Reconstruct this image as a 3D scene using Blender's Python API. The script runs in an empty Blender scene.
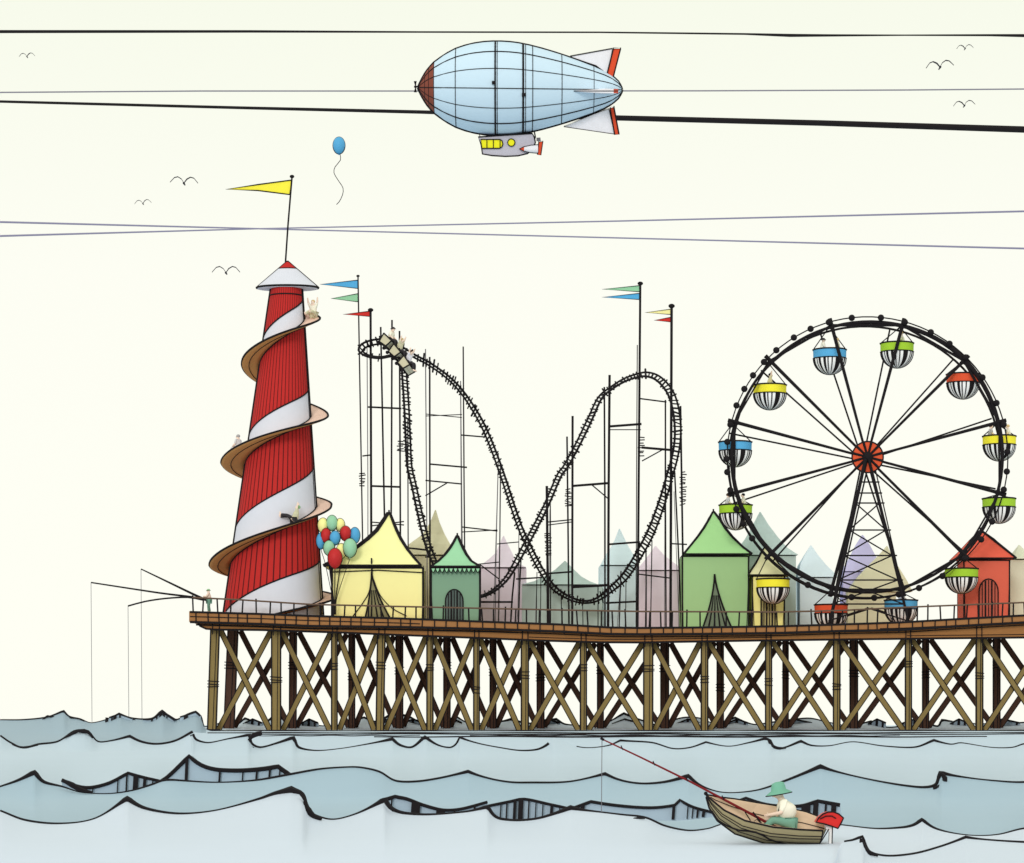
import bpy, math, random
from mathutils import Vector, Matrix
random.seed(7)
C = bpy.context.scene.collection
F = 2800.0; CAMY = -200.0; HZ = 725.0; CAMZ = 0.47; CX = 512.0

def P(px, py, Y=0.0):                       # a measured point of the picture placed at its own real distance
    d = Y - CAMY
    return Vector(((px-CX)*d/F, Y, CAMZ + (HZ-py)*d/F))
def m_(px, Y=0.0): return px*(Y-CAMY)/F      # picture pixels -> metres at that distance

# ------------------------------------------------------------------ materials
def s2l(c):
    c /= 255.0
    return c/12.92 if c <= 0.04045 else ((c+0.055)/1.055)**2.4
MATS = {}
def mat(name, rgb, k=0.90, var=0.06, scale=2.0, rough=0.85, stretch=None):
    if name in MATS: return MATS[name]
    m = bpy.data.materials.new(name); m.use_nodes = True
    nt = m.node_tree; b = nt.nodes['Principled BSDF']
    col = [min(0.93, s2l(v)*k*q_) for v,q_ in zip(rgb,(1.03,1.0,1.10))]
    b.inputs['Roughness'].default_value = rough
    b.inputs['Specular IOR Level'].default_value = 0.15
    tc = nt.nodes.new('ShaderNodeTexCoord'); mp = nt.nodes.new('ShaderNodeMapping')
    if stretch: mp.inputs['Scale'].default_value = stretch
    n = nt.nodes.new('ShaderNodeTexNoise'); n.inputs['Scale'].default_value = scale; n.inputs['Detail'].default_value = 3
    r = nt.nodes.new('ShaderNodeMix'); r.data_type = 'RGBA'
    r.inputs[6].default_value = (*[v*(1-var) for v in col], 1)
    r.inputs[7].default_value = (*[min(.94, v*(1+var)) for v in col], 1)
    nt.links.new(tc.outputs['Object'], mp.inputs['Vector']); nt.links.new(mp.outputs['Vector'], n.inputs['Vector'])
    nt.links.new(n.outputs['Fac'], r.inputs[0]); nt.links.new(r.outputs[2], b.inputs['Base Color'])
    MATS[name] = m
    return m
INK   = mat('ink_black_paint', (38,34,36), k=0.6, var=0.1)
GREYL = mat('soft_grey_paint', (120,118,120), k=0.8)
LILAC = mat('lilac_grey_wire', (148,146,168), k=0.8)

# ------------------------------------------------------------------ mesh builder (world coordinates)
class MB:
    def __init__(s): s.v=[]; s.f=[]; s.m=[]; s.mats=[]
    def mi(s, mt):
        if mt not in s.mats: s.mats.append(mt)
        return s.mats.index(mt)
    def face(s, idx, mt): s.f.append(tuple(idx)); s.m.append(s.mi(mt))
    def tube(s, pts, r, mt=INK, n=6, closed=False, caps=True):
        pts=[Vector(p) for p in pts]; N=len(pts)
        if not isinstance(r,(list,tuple)): r=[r]*N
        base=len(s.v); up=None
        for i,p in enumerate(pts):
            a = pts[i-1] if (i>0 or closed) else p
            b = pts[(i+1)%N] if (i<N-1 or closed) else p
            t=(b-a)
            if t.length<1e-9: t=Vector((0,0,1))
            t.normalize()
            if up is None:
                up = Vector((0,1,0)) if abs(t.y)<0.9 else Vector((0,0,1))
            u=(up - t*up.dot(t))
            if u.length<1e-6: u=Vector((1,0,0))-t*t.x
            u.normalize(); w=t.cross(u); up=u
            for k in range(n):
                a_=2*math.pi*k/n
                s.v.append(p+(u*math.cos(a_)+w*math.sin(a_))*r[i])
        seg = N if closed else N-1
        for i in range(seg):
            j=(i+1)%N
            for k in range(n):
                l=(k+1)%n
                s.face((base+i*n+k, base+j*n+k, base+j*n+l, base+i*n+l), mt)
        if caps and not closed:
            s.face([base+k for k in range(n)][::-1], mt); s.face([base+(N-1)*n+k for k in range(n)], mt)
        return s
    def ptube(s, pp, w, Y, mt=INK, n=6, closed=False):     # picture polyline, width in picture pixels
        ws = w if isinstance(w,(list,tuple)) else [w]*len(pp)
        return s.tube([P(a,b,Y) for a,b in pp], [m_(q,Y)/2 for q in ws], mt, n, closed)
    def beam(s, a, b, w, d, mt):                            # rectangular bar; w across in XZ, d along Y
        a=Vector(a); b=Vector(b); t=(b-a).normalized(); u=t.cross(Vector((0,1,0)))
        if u.length<1e-6: u=Vector((1,0,0))
        u.normalize(); v=t.cross(u).normalized(); base=len(s.v)
        for p in (a,b):
            for (x,y) in ((-1,-1),(1,-1),(1,1),(-1,1)): s.v.append(p+u*x*w/2+v*y*d/2)
        q=base
        for f in ((0,1,2,3),(7,6,5,4),(0,4,5,1),(1,5,6,2),(2,6,7,3),(3,7,4,0)): s.face([q+i for i in f], mt)
        return s
    def box(s, lo, hi, mt):
        x0,y0,z0=lo; x1,y1,z1=hi; q=len(s.v)
        s.v += [Vector(p) for p in ((x0,y0,z0),(x1,y0,z0),(x1,y1,z0),(x0,y1,z0),(x0,y0,z1),(x1,y0,z1),(x1,y1,z1),(x0,y1,z1))]
        for f in ((3,2,1,0),(4,5,6,7),(0,1,5,4),(1,2,6,5),(2,3,7,6),(3,0,4,7)): s.face([q+i for i in f], mt)
        return s
    def prism(s, pp, Y0, Y1, mt, front=None):               # picture outline at Y0 given real thickness to Y1
        q=len(s.v); n=len(pp); f=[P(a,b,Y0) for a,b in pp]
        s.v += f + [Vector((p.x,Y1,p.z)) for p in f]
        s.face(list(range(q,q+n)), front or mt); s.face(list(range(q+n,q+2*n))[::-1], mt)
        for i in range(n):
            j=(i+1)%n; s.face((q+i,q+n+i,q+n+j,q+j), mt)
        return s
    def lathe(s, prof, c, axis='z', n=24, mt=None, mts=None, sy=1.0):   # prof: (radius, height)
        c=Vector(c); q=len(s.v)
        for (r,h) in prof:
            for k in range(n):
                a=2*math.pi*k/n; x=math.cos(a)*r; y=math.sin(a)*r
                s.v.append(c+(Vector((x,y*sy,h)) if axis=='z' else Vector((h,y,x)) if axis=='x' else Vector((x,h,y))))
        for i in range(len(prof)-1):
            for k in range(n):
                l=(k+1)%n; mm = mts(i,k) if mts else mt
                s.face((q+i*n+k,q+i*n+l,q+(i+1)*n+l,q+(i+1)*n+k), mm)
        s.face([q+k for k in range(n)][::-1], mts(0,0) if mts else mt)
        e=q+(len(prof)-1)*n; s.face([e+k for k in range(n)], mts(len(prof)-2,0) if mts else mt)
        return s
    def ball(s, c, r, mt, sz=1.0, n=12):
        pr=[(max(1e-4,math.sin(math.pi*i/n))*r, -math.cos(math.pi*i/n)*r*sz) for i in range(n+1)]
        return s.lathe(pr, c, 'z', n*2 if n<12 else 24, mt)
    def build(s, name, parent=None, smooth=False, label=None):
        o0 = wl(parent) if parent else Vector((0,0,0))
        me=bpy.data.meshes.new(name); me.from_pydata([tuple(v-o0) for v in s.v],[],s.f)
        for mt in s.mats: me.materials.append(mt)
        me.polygons.foreach_set('material_index', s.m)
        if smooth: me.polygons.foreach_set('use_smooth',[True]*len(s.f))
        me.update()
        o=bpy.data.objects.new(name,me); C.objects.link(o)
        if parent: o.parent=parent
        if label: o['label']=label
        return o
def wl(o):
    v=Vector((0,0,0))
    while o is not None: v+=o.location; o=o.parent
    return v
def thing(name, label, cat, loc, group=None):
    o=bpy.data.objects.new(name,None); C.objects.link(o); o.location=Vector(loc); o.empty_display_size=.3
    o['label']=label; o['category']=cat
    if group: o['group']=group
    return o
def structure(o): o['kind']='structure'; return o
def tag(o,label,cat,group=None):
    o['label']=label; o['category']=cat
    if group: o['group']=group
    return o

def lerp_tab(tab, x):
    if x<=tab[0][0]: return tab[0][1]
    for (a,b),(c,d) in zip(tab,tab[1:]):
        if x<=c: return b+(d-b)*(x-a)/(c-a) if c>a else d
    return tab[-1][1]
def crspline(pts, step=2.5):                 # Catmull-Rom, splitting at sharp crests
    pts=[tuple(p[:2]) for p in pts]; n=len(pts); cusp=[False]*n
    for i in range(1,n-1):
        a=(pts[i][0]-pts[i-1][0],pts[i][1]-pts[i-1][1]); b=(pts[i+1][0]-pts[i][0],pts[i+1][1]-pts[i][1])
        ang=abs(math.atan2(a[0]*b[1]-a[1]*b[0],a[0]*b[0]+a[1]*b[1]))
        pk=(a[1]<0 and b[1]>0) or abs(a[0])<.01
        if (pk and ang>math.radians(24)) or ang>math.radians(95): cusp[i]=True
    out=[]; cs=[]
    for i in range(n-1):
        p1=pts[i];p2=pts[i+1]
        p0=pts[i-1] if i>0 and not cusp[i] else (2*p1[0]-p2[0],2*p1[1]-p2[1])
        p3=pts[i+2] if i<n-2 and not cusp[i+1] else (2*p2[0]-p1[0],2*p2[1]-p1[1])
        if cusp[i] and i<n-2 and not cusp[i+1]: p0=(p1[0]-(p2[0]-p1[0])*1.0,p1[1]-(p2[1]-p1[1])*1.6)
        L=math.hypot(p2[0]-p1[0],p2[1]-p1[1]); k=max(1,int(L/step))
        if cusp[i]: cs.append(p1)
        for j in range(k):
            t=j/k
            m1=[(p2[c]-p0[c])/2 for c in (0,1)]; m2=[(p3[c]-p1[c])/2 for c in (0,1)]
            for m in (m1,m2):
                l=math.hypot(*m)
                if l>L: m[0]*=L/l; m[1]*=L/l
            h0=2*t**3-3*t*t+1; h1=t**3-2*t*t+t; h2=-2*t**3+3*t*t; h3=t**3-t*t
            q=[h0*p1[c]+h1*m1[c]+h2*p2[c]+h3*m2[c] for c in (0,1)]
            out.append(tuple(q))
    out.append(pts[-1]); return out, cs

# ------------------------------------------------------------------ world, sun, camera
w=bpy.data.worlds.new('World'); bpy.context.scene.world=w; w.use_nodes=True
nt=w.node_tree; nt.nodes.clear()
out=nt.nodes.new('ShaderNodeOutputWorld'); mix=nt.nodes.new('ShaderNodeMixShader'); mix.inputs[0].default_value=0.97
sky=nt.nodes.new('ShaderNodeTexSky'); sky.sky_type='NISHITA'; sky.sun_disc=False
sky.sun_elevation=math.radians(19); sky.sun_rotation=math.radians(193)
b1=nt.nodes.new('ShaderNodeBackground'); b1.inputs[1].default_value=0.06; nt.links.new(sky.outputs[0],b1.inputs[0])
b2=nt.nodes.new('ShaderNodeBackground'); b2.inputs[1].default_value=1.02
tc=nt.nodes.new('ShaderNodeTexCoord'); sx=nt.nodes.new('ShaderNodeSeparateXYZ'); rp=nt.nodes.new('ShaderNodeValToRGB')
nt.links.new(tc.outputs['Generated'],sx.inputs[0]); nt.links.new(sx.outputs['Z'],rp.inputs[0]); nt.links.new(rp.outputs[0],b2.inputs[0])
rp.color_ramp.elements[0].position=0.03; rp.color_ramp.elements[0].color=(s2l(255),s2l(255),s2l(244),1)
rp.color_ramp.elements[1].position=0.255; rp.color_ramp.elements[1].color=(s2l(248),s2l(251),s2l(235),1)
e=rp.color_ramp.elements.new(0.16); e.color=(s2l(254),s2l(254),s2l(243),1)
nt.links.new(b1.outputs[0],mix.inputs[1]); nt.links.new(b2.outputs[0],mix.inputs[2]); nt.links.new(mix.outputs[0],out.inputs[0])
sd=bpy.data.lights.new('sun','SUN'); sd.energy=1.15; sd.angle=math.radians(14); sd.color=(1,.97,.92)
so=bpy.data.objects.new('sun',sd); C.objects.link(so)
dirv=Vector((0.22,0.92,-0.33)); so.rotation_euler=dirv.to_track_quat('-Z','Y').to_euler()
cd=bpy.data.cameras.new('camera'); cam=bpy.data.objects.new('camera',cd); C.objects.link(cam)
cam.location=(0,CAMY,CAMZ); cam.rotation_euler=(math.radians(90),0,0)
cd.sensor_fit='HORIZONTAL'; cd.sensor_width=36; cd.lens=F/1024*36; cd.shift_y=(HZ-431.5)/1024; cd.clip_end=20000; cd.clip_start=1
sc=bpy.context.scene; sc.camera=cam
sc.view_settings.view_transform='Standard'; sc.view_settings.look='None'; sc.view_settings.exposure=0; sc.view_settings.gamma=1

# ------------------------------------------------------------------ water
KW=.90
W_FAR=mat('water_far',(196,214,222),1.05,.03,.3,.6); W_A=mat('water_slate',(162,186,196),KW,.03,.3,.6)
W_B=mat('water_mid',(197,217,226),KW,.02,.3,.6); W_C=mat('water_blue',(178,206,218),.82,.02,.3,.6)
W_D=mat('water_pale',(216,230,239),.88,.02,.3,.6); W_H=mat('water_hatched',(172,194,203),KW,.03,.3,.6)
crF=[(0,725),(205,727),(228,721),(237,725),(245,719),(262,724),(275,717),(293,722),(334,726.6),(364,718),(376,722),(392,715),(407,716.5),(423,724),(440,723),(456,717),(471,724),(504,721.6),(511,720),(530,724),(556,720),(566,725),(601,725),(624,714),(642,721),(657,725),(683,718),(700,718.5),(718,725),(735,718),(754,725),(770,723),(808,718.6),(829,722.7),(850,726),(871,722),(889,728),(925,722.7),(938,727),(942.5,720.6),(971,723.7),(1023,723),(1060,718),(1090,726)]
crA=[(0,720),(23,720),(47,717.5),(63.5,711.5),(69,716.8),(80,719),(91,723),(109,719),(119,714),(132,718.5),(152,719),(162,711.5),(175,720),(188,714.5),(195.5,712),(200.6,716.5),(204,727),(212,731),(1100,731)]
crB=[(0,736),(10,743),(23,748.5),(38,745),(58,742),(74,731.7),(84,730.5),(90,734),(98,742),(112,741),(129.5,737),(142,742.7),(157,744.7),(175,741.5),(193,732.2),(205,733),(1100,733)]
crB2=[(0,752),(100,752),(180,746),(192,734.5),(195.5,740),(208,743),(228.5,739),(249,735.5),(251,744),(260,748),(276,744),(293,738.6),(298,748),(316,751),(339,749),(364,745),(392,740),(400,746),(412.5,747.7),(425,738),(438,745.7),(450.6,748),(457,744),(460,738),(478.5,743.7),(500,748),(520,751),(538,750),(549.5,744),(553,737),(574,746),(589,748),(609,745.7),(620.6,741),(652,743),(672.7,749),(690,748),(706,742.7),(728.5,746.5),(749,743),(765,739.3),(770,741),(773,746.5),(783,748.5),(801,742),(811.6,746),(829.6,746),(853,742),(884,746.4),(915,747.7),(934,741),(951,744.6),(961,743),(992,747.7),(1012.6,747.7),(1026,744),(1100,748)]
crC=[(0,787),(18,781),(34,773.6),(43,782.5),(62,787),(81,792.7),(109,794),(132,791),(152,785),(162.5,781),(172,780.3),(183,781),(211,782.5),(236,782),(260,780),(288,775),(321,769),(351.6,767),(364,768),(379.5,772),(395,781),(415,782),(438,778.7),(468,772),(489,778.7),(510,782.5),(530,783),(568.6,782),(605,774.4),(622,781),(642,784),(665,782.5),(688,777),(700.6,786),(718,792),(736,793),(760,790),(786,781),(820.6,767),(845,774),(876,781),(904,786),(925,788),(937,785),(941,773.5),(961,777),(992,780.7),(1024,782.5),(1100,776)]
crD=[(0,811),(25,820.6),(58,824),(94,819),(127,800),(145,809),(178,814),(216,810.5),(260,799),(275,794),(291,791),(302,795),(309,812),(326,819),(339,819),(359,813),(384,801.5),(390,809),(402,813.5),(428,815),(466,812),(487,808),(493,816),(500,819.5),(518,821),(538,819),(556,814),(571,809),(601.6,812.5),(622,815),(645,818),(665,826.5),(688,831),(708,829),(723,824.4),(760,822),(800,822),(840,825),(876,829),(904,828),(915,825.5),(922,821),(935,829),(956,834),(979,836),(1000,834.6),(1024,829),(1100,822)]
crE=[(0,872),(812,872),(832,868),(838,850),(842,842.8),(853,840.5),(862,837.5),(866,848),(871,853.5),(889,856.5),(915,854),(940.5,847),(966,838),(992,840.5),(1024,842.6),(1100,846)]
def crest_fn(tab):
    pts,cs=crspline(tab)
    xs=[]; last=-1e9
    for p in pts:
        if p[0]>last+.05: xs.append(p); last=p[0]
    import bisect
    kx=[p[0] for p in xs]; L=kx[-1]
    def f(u):
        if u<0: u=-u
        u=u%(2*L)
        if u>L: u=2*L-u
        i=bisect.bisect(kx,u)
        if i<=0: return xs[0][1]
        if i>=len(xs): return xs[-1][1]
        a,b=xs[i-1],xs[i]; return a[1]+(b[1]-a[1])*(u-a[0])/(b[0]-a[0])
    return f,pts,cs
bands=[('F',215,crF,W_FAR),('A',185,crA,None),('B',165,crB,W_B),('B2',125,crB2,W_B),('C',85,crC,W_C),('D',60,crD,W_D),('E',50,crE,W_D)]
us=[CX+s for s in [-60000,-20000,-8000,-4000,-2000]]+[CX-900+2.0*i for i in range(901)]+[CX+s for s in [2000,4000,8000,20000,60000]]
FN={}
rows=[]     # (d, list z, material of the strip in front of it)
def zof(py,d): return CAMZ+(HZ-py)*d/F
rows.append((9000,[0]*len(us),W_FAR)); rows.append((1200,[0]*len(us),W_FAR)); rows.append((400,[0]*len(us),W_FAR))
for i,(nm,d,tab,mt) in enumerate(bands):
    f,pts,cs=crest_fn(tab); FN[nm]=(f,pts,cs,d)
    z=[zof(f(u),d) for u in us]
    tr=[min(a-.25, a-.25) for a in z]
    lo_=max(z[5:-5]) if False else min(z)
    back=[lo_-.12 for a in z]
    if nm=='E': back=[-2.0 for a in z]
    rows.append((d+(1.0 if d>100 else .5),back,mt)); rows.append((d+.10,[a-.006 for a in z],mt)); rows.append((d,z,mt))
    if nm=='D': rows.append((57,[-1.88]*len(us),mt))
    elif nm!='E': rows.append((d*.98,[min(z)-.03]*len(us),mt))
    if nm=='B': BROW=min(z)-.03
zE=rows[-1][1]
rows.append((46,[-2.0]*len(us),W_D)); rows.append((30,[-2.3]*len(us),W_D)); rows.append((8,[-2.6]*len(us),W_D))
wb=MB(); n=len(us)
# keep strips in front of a crest falling towards the next trough
for (d,zz,mt) in rows:
    for u,z in zip(us,zz): wb.v.append(Vector(((u-CX)*d/F, d+CAMY, z)))
for r in range(len(rows)-1):
    for k in range(n-1):
        mt=rows[r][2] if rows[r][2] is not None else (W_A if us[k]<206 else W_B)
        if rows[r][2] is W_D and rows[r][0]>70: mt=W_C
        wb.face((r*n+k,(r+1)*n+k,(r+1)*n+k+1,r*n+k+1),mt)
water=structure(wb.build('water',smooth=True))
WATERZ=lambda px: 0
def wave_ink(nm, base=1.8, amp=0.0, u0=-200, u1=1230, lift=.01, sub=None):
    f,pts,cs,d=FN[nm]
    pp=[p for p in pts if u0<=p[0]<=u1]
    ws=[base+amp*max([math.exp(-abs(p[0]-c[0])/12.0) for c in cs if c[0]>-1] or [0]) for p in pp]
    ws=[q*(1+.25*math.sin(p[0]*.05)) for q,p in zip(ws,pp)]
    b=MB(); b.tube([P(p[0],p[1],d+CAMY-.02) for p in pp],[m_(q,d+CAMY)/2 for q in ws],INK,5)
    return b.build('wave_crest',water)
wave_ink('F',2.2,2.2,205,1060); wave_ink('A',1.8,1.8,-10,204); wave_ink('B',3.0,1.8,0,193)
wave_ink('B2',2.2,3.0,192,551); wave_ink('B2',2.0,2.2,576,1060)
wave_ink('C',2.7,4.0,-10,1060); wave_ink('D',3.0,6.0,-10,722); wave_ink('D',2.8,3,838,1060); wave_ink('E',3.0,4,844,1060)
def ripple(pts,ws,Y,mt=INK,name='wave_crest'):
    pp,_=crspline(pts,3); xs=[0]
    L=[0]
    for a,b in zip(pp,pp[1:]): L.append(L[-1]+math.hypot(a[0]-b[0],a[1]-b[1]))
    if not isinstance(ws,(list,tuple)): ws=[ws,ws]
    wv=[]
    for l in L:
        t=l/L[-1]*(len(ws)-1); i=min(int(t),len(ws)-2); wv.append(ws[i]+(ws[i+1]-ws[i])*(t-i))
    return MB().ptube(pp,wv,Y,mt,5).build(name,water)
# straight ripple lines running along the feet of the pier, lying on the swell
def on_swell(x,y):
    a,c=165.0,165*.98
    for _ in range(30):
        d=(a+c)/2; z=BROW*(165-d)/(165*.02)
        if HZ+(CAMZ-z)*F/d<y: a=d
        else: c=d
    return P(x,y,d+CAMY-.05)
for (x0,x1,y,w_) in ((250,1060,734.2,1.6),(374,987,736.8,2.4),(470,700,735.4,1.4),(255,420,735.6,1.2),(700,900,735.6,1.2)):
    n_=40; b=MB(); b.tube([on_swell(x0+(x1-x0)*k/n_,y+.35*math.sin(k*.6)) for k in range(n_+1)],[m_(w_*(.5+.5*math.sin(math.pi*k/n_)),-35)/2 for k in range(n_+1)],INK,5); b.build('wave_crest',water)
wave_ink('A',2.4,0,205,1060); wave_ink('B',1.8,0,207,1060)
YA=-15.3; YC=85-200-.5; YD=60-200-.4
ripple([(1,724),(18,727.5),(35.5,725),(47,716)],[.8,1.8,1.5,2],YA); ripple([(47,716),(60,718),(80,719),(91,728.5),(109,731),(124,725),(132,718)],[2.2,1,1.6,2,2,1.4],YA)
ripple([(132,719),(145,724.6),(160,724),(175,718.5)],[2,1.5,1.5,1],YA); ripple([(175,720),(188,727.5),(203,730),(220,730)],[1,1.6,2.5,2],YA)
ripple([(841,803),(863,809.6),(889,814.7),(915,817),(946,818),(971,815.5),(987,811),(995,803.6)],[1.5,2.5,2.5,2.2,3,4,6,4.5],YC+14)
ripple([(614,825.7),(627,823.7),(634.6,818.5),(645,818)],[1,2,2.4],YD+.1)
ripple([(300,794),(305,800),(306,808),(313,816),(322,819)],[2,4,9,6,3],YD); ripple([(940,773),(945,778),(943,785),(933,788.5)],[3,6,5,2],YC)
ripple([(262,733),(254,735),(249,740),(247.5,746),(254,748)],[4,6,3,2,2],124.4-200); ripple([(62,780),(72,785),(81,790),(92,792.5)],[3,6,5,3],YC)
ripple([(861,838.5),(863,847),(868,852),(878,855.5)],[3,7,5,3],49.5-200); ripple([(12,744.5),(23,748.5),(38,745)],[2,5,2],164.5-200); ripple([(380,800),(386,798.5),(388,805),(394,811)],[2,4,4,3],YD)
ripple([(768,740),(771,745),(777,748),(786,748)],[1.5,4,3,1.5],124.4-200); ripple([(64,738),(78,730.8),(88,732),(93,738)],[2,3,4.5,2.5],164.5-200)
def hatched(upper, lower, Y, bars, wtop=(3,3)):            # a second, darker ridge standing just behind a crest
    up,_=crspline(upper,4); lo,_=crspline(lower,4)
    b=MB(); b.prism([(x,y) for x,y in up]+[(x,y+3) for x,y in lo[::-1]],Y+.9,Y+1.9,W_H)
    ws=[wtop[0]+(wtop[1]-wtop[0])*i/max(1,len(up)-1) for i in range(len(up))]
    b.ptube(up,ws,Y+.86,INK,5)
    def yat(pl,x):
        for a,c in zip(pl,pl[1:]):
            if a[0]<=x<=c[0]: return a[1]+(c[1]-a[1])*(x-a[0])/max(1e-6,c[0]-a[0])
        return pl[0][1] if x<pl[0][0] else pl[-1][1]
    for (x,w_) in bars:
        b.beam(P(x,yat(up,x),Y+.8),P(x-1,yat(lo,x)+2,Y+.8),m_(w_,Y),.05,INK)
    return b.build('wave_ridge',water)
hatched([(61.7,780),(76,786),(90,787.6),(109,783),(128,773),(142,777),(162,781.5)],[(62,787),(81,792),(109,794),(132,791),(152,785),(162,782)],YC,[(93,1),(118,1),(127,1.5),(136,5),(145,3),(153,1)],(4,3))
hatched([(158,783),(166,778),(175,770),(189,756),(201,765),(216,769.5),(240,770.5),(262,769),(278,766.5),(287,773),(296,780)],[(158,784),(167,781),(183,782),(211,783.5),(236,783),(260,781),(288,777),(296,781)],YC+.4,[(187,3),(220,2),(243,1.2),(257,2),(270,2),(280,1.2)],(4,5))
hatched([(387,799),(395,796.5),(407,799),(423,805),(443,810),(461,809),(487.5,802)],[(384,801.5),(390,809),(402,813.5),(428,815),(466,812),(487,808)],YD,[(392,1.5),(416,9),(441,9),(455,2),(475,2)],(4,3))
hatched([(488,806),(510,801.5),(524,799),(551,804.6),(571,809)],[(490,812),(500,818),(518,821),(538,819),(556,814),(571,810)],YD,[(501,1.2),(507,1.5),(515,3),(521,5),(529,1.4),(536,1),(543,1),(552,3),(560,1)],(3,3))
hatched([(571,809),(591,801.6),(622,806),(652,807.7),(675,805),(680,800),(693,807),(715,813)],[(571,810),(601.6,812.5),(640,817),(678,817.6),(714,814)],YD,[(583,4),(674,3),(688,1),(693,1),(698,2),(704,3)],(3.5,3))
hatched([(738,801),(746,798),(770,805),(800,806),(818,801),(840,805)],[(738,815),(770,818),(800,820),(820,819),(842,815)],YD,[(750,1.5),(760,1.5),(806,9),(816,5),(826,2),(834,5)],(3,4))
hatched([(109,717.5),(119,714),(132,718.5)],[(109,726),(119,728),(132,724)],YA-1.2,[(107,3),(112,1.5),(115,3),(120,1.5)],(1.5,1.5))
hatched([(143,719.5),(152,719),(162,711.5),(175,720)],[(143,724),(152,725),(162,724),(172,721)],YA-1.2,[(152,1.5),(157,1),(161,3),(164,2),(167,1)],(1.5,3))
hatched([(180,717),(188,714.5),(195.5,712),(200,716)],[(180,727),(188,729),(196,729),(202,729)],YA-1.2,[(186,4)],(1.5,2))
for (x0,x1) in ((243,262),(300,318),(373,396),(402,424),(446,462),(535,560),(612,638),(676,700),(726,748),(775,812),(868,886),(900,930),(950,968),(985,1020)):   # small dark hatches behind the piles
    hatched([(x0,724),((x0+x1)/2,719),(x1,723)],[(x0,730),((x0+x1)/2,731),(x1,730)],12.4,[(x0+3,1.5),((x0+x1)/2,2.5),(x1-3,2)],(1.6,2))

# ------------------------------------------------------------------ pier
TOP=[(150,610.5),(190,611.5),(260,613.5),(310,615.5),(400,618),(490,621.5),(560,624),(610,627),(640,627.5),(700,627),(780,625.8),(840,624),(900,622),(960,618.5),(1024,615),(1150,608)]
BND=[(190,622),(260,624),(310,626),(400,627),(490,629),(560,631.5),(610,634),(640,634.3),(700,634),(780,633),(840,631),(900,630),(960,626),(1024,622.5),(1150,616)]
BOT=[(198,628),(212,629.5),(260,630),(340,632.5),(400,635),(480,638),(540,640.5),(600,642.3),(640,642.5),(700,641.5),(760,640.5),(840,639.5),(930,638.5),(1024,637.5),(1150,637)]
def T(px): return lerp_tab(TOP,px)
def B(px): return lerp_tab(BOT,px)
def deckz(X):
    px=X*F/200.0+CX
    return P(px,T(px),0).z
WOOD=mat('deck_timber',(170,120,72),.86,.13,6,.85,(.25,1,3)); WOOD2=mat('beam_timber',(166,116,66),.86,.13,5,.85,(.2,1,3))
PILE=mat('olive_pile_timber',(124,107,64),1.12,.16,5,.9,(3,3,.25)); PILESH=mat('shaded_rear_timber',(66,47,36),1.5,.15,5,.9,(3,3,.25))  # rear row: dark brown copy of the pile timber, with shade painted into its colour
RAILM=mat('rail_brown_paint',(104,84,68),.9)
pier=thing('pier','long wooden pier on crossed timber piles standing in the sea','pier',P(212,731,0))
b=MB(); xs=list(range(190,1150,10)); 
top=[P(x,T(x),0) for x in xs]; bot=[P(x,lerp_tab(BND,x),0) for x in xs]
q=0
for i in range(len(xs)):
    for (p,Y) in ((top[i],-.55),(bot[i],-.55),(bot[i],15.5),(top[i],15.5)): b.v.append(Vector((p.x,Y,p.z)))
for i in range(len(xs)-1):
    a=i*4;c=a+4
    for k in range(4): b.face((a+k,c+k,c+(k+1)%4,a+(k+1)%4),WOOD)
b.face((0,1,2,3),WOOD); e_=(len(xs)-1)*4; b.face((e_+3,e_+2,e_+1,e_),WOOD)
b.ptube([(x,T(x)+.4) for x in xs],[2.2]*len(xs),-.6,INK,5)
b.ptube([(x,lerp_tab(BND,x)) for x in xs],[2.6]*len(xs),-.6,INK,5)
b.ptube([(x,T(x)+5) for x in xs if x<430],1.0,-.6,INK,5)
b.ptube([(x,T(x)+6.0+ (x-880)*.012) for x in xs if x>870],1.0,-.6,INK,5)
x=196
while x<1140:
    b.ptube([(x+random.uniform(-.5,.5),T(x)),(x,lerp_tab(BND,x)+random.uniform(0,2))],1.3,-.6,INK,5); x+=random.uniform(9,14)
b.build('deck',pier)
b=MB(); bx=list(range(196,1150,9)); topb=[(x,lerp_tab(BND,x)+.2) for x in bx]; botb=[(x,B(x)) for x in bx if x>=214]
outl=topb+botb[::-1]+[(206,628.8),(200,626)]
b.prism(outl,.0,1.0,WOOD2)
b.ptube([(198,623),(200,626),(206,628.8),(214,B(214))]+botb,[2,2,2,2]+[2.2]*len(botb),-.03,INK,5)
b.ptube([(x,lerp_tab(BND,x)+2.6) for x in bx],[1.6 if x<520 else 1.0 for x in bx],-.03,INK,5)
b.ptube([(x,B(x)-3) for x in bx if 520<x<780],.8,-.03,INK,5)
b.ptube([(x,B(x)-3) for x in bx if x>900],.8,-.03,INK,5)
FP=[(215.5,212.3,8.5),(276.5,276.5,9),(334.5,334.5,5.5),(381.5,380,7.5),(430,430,6),(476.5,476.5,5.5),(524.8,524.8,7),(583.3,583.3,6),(648,648,9),(704.3,704.3,6.5),(768.3,768.3,6),(836.3,836.3,6.5),(908,908,6),(979,979,6.5),(1049,1049,6.5),(1118,1118,6.5)]
for (xt,xb,wp) in FP:
    for dx in (-wp*.35,wp*.45): b.ptube([(xt+dx,B(xt)-13+random.uniform(-1,1)),(xt+dx,B(xt)+5)],1.1,-.05,INK,5)
b.build('front_beam',pier)
b=MB(); b.prism([(x,lerp_tab(BND,x)-1) for x in bx if x>222]+[(x,B(x)-2.6) for x in bx if x>222][::-1],10.2,11.2,PILESH); b.build('rear_beam',pier)
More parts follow.
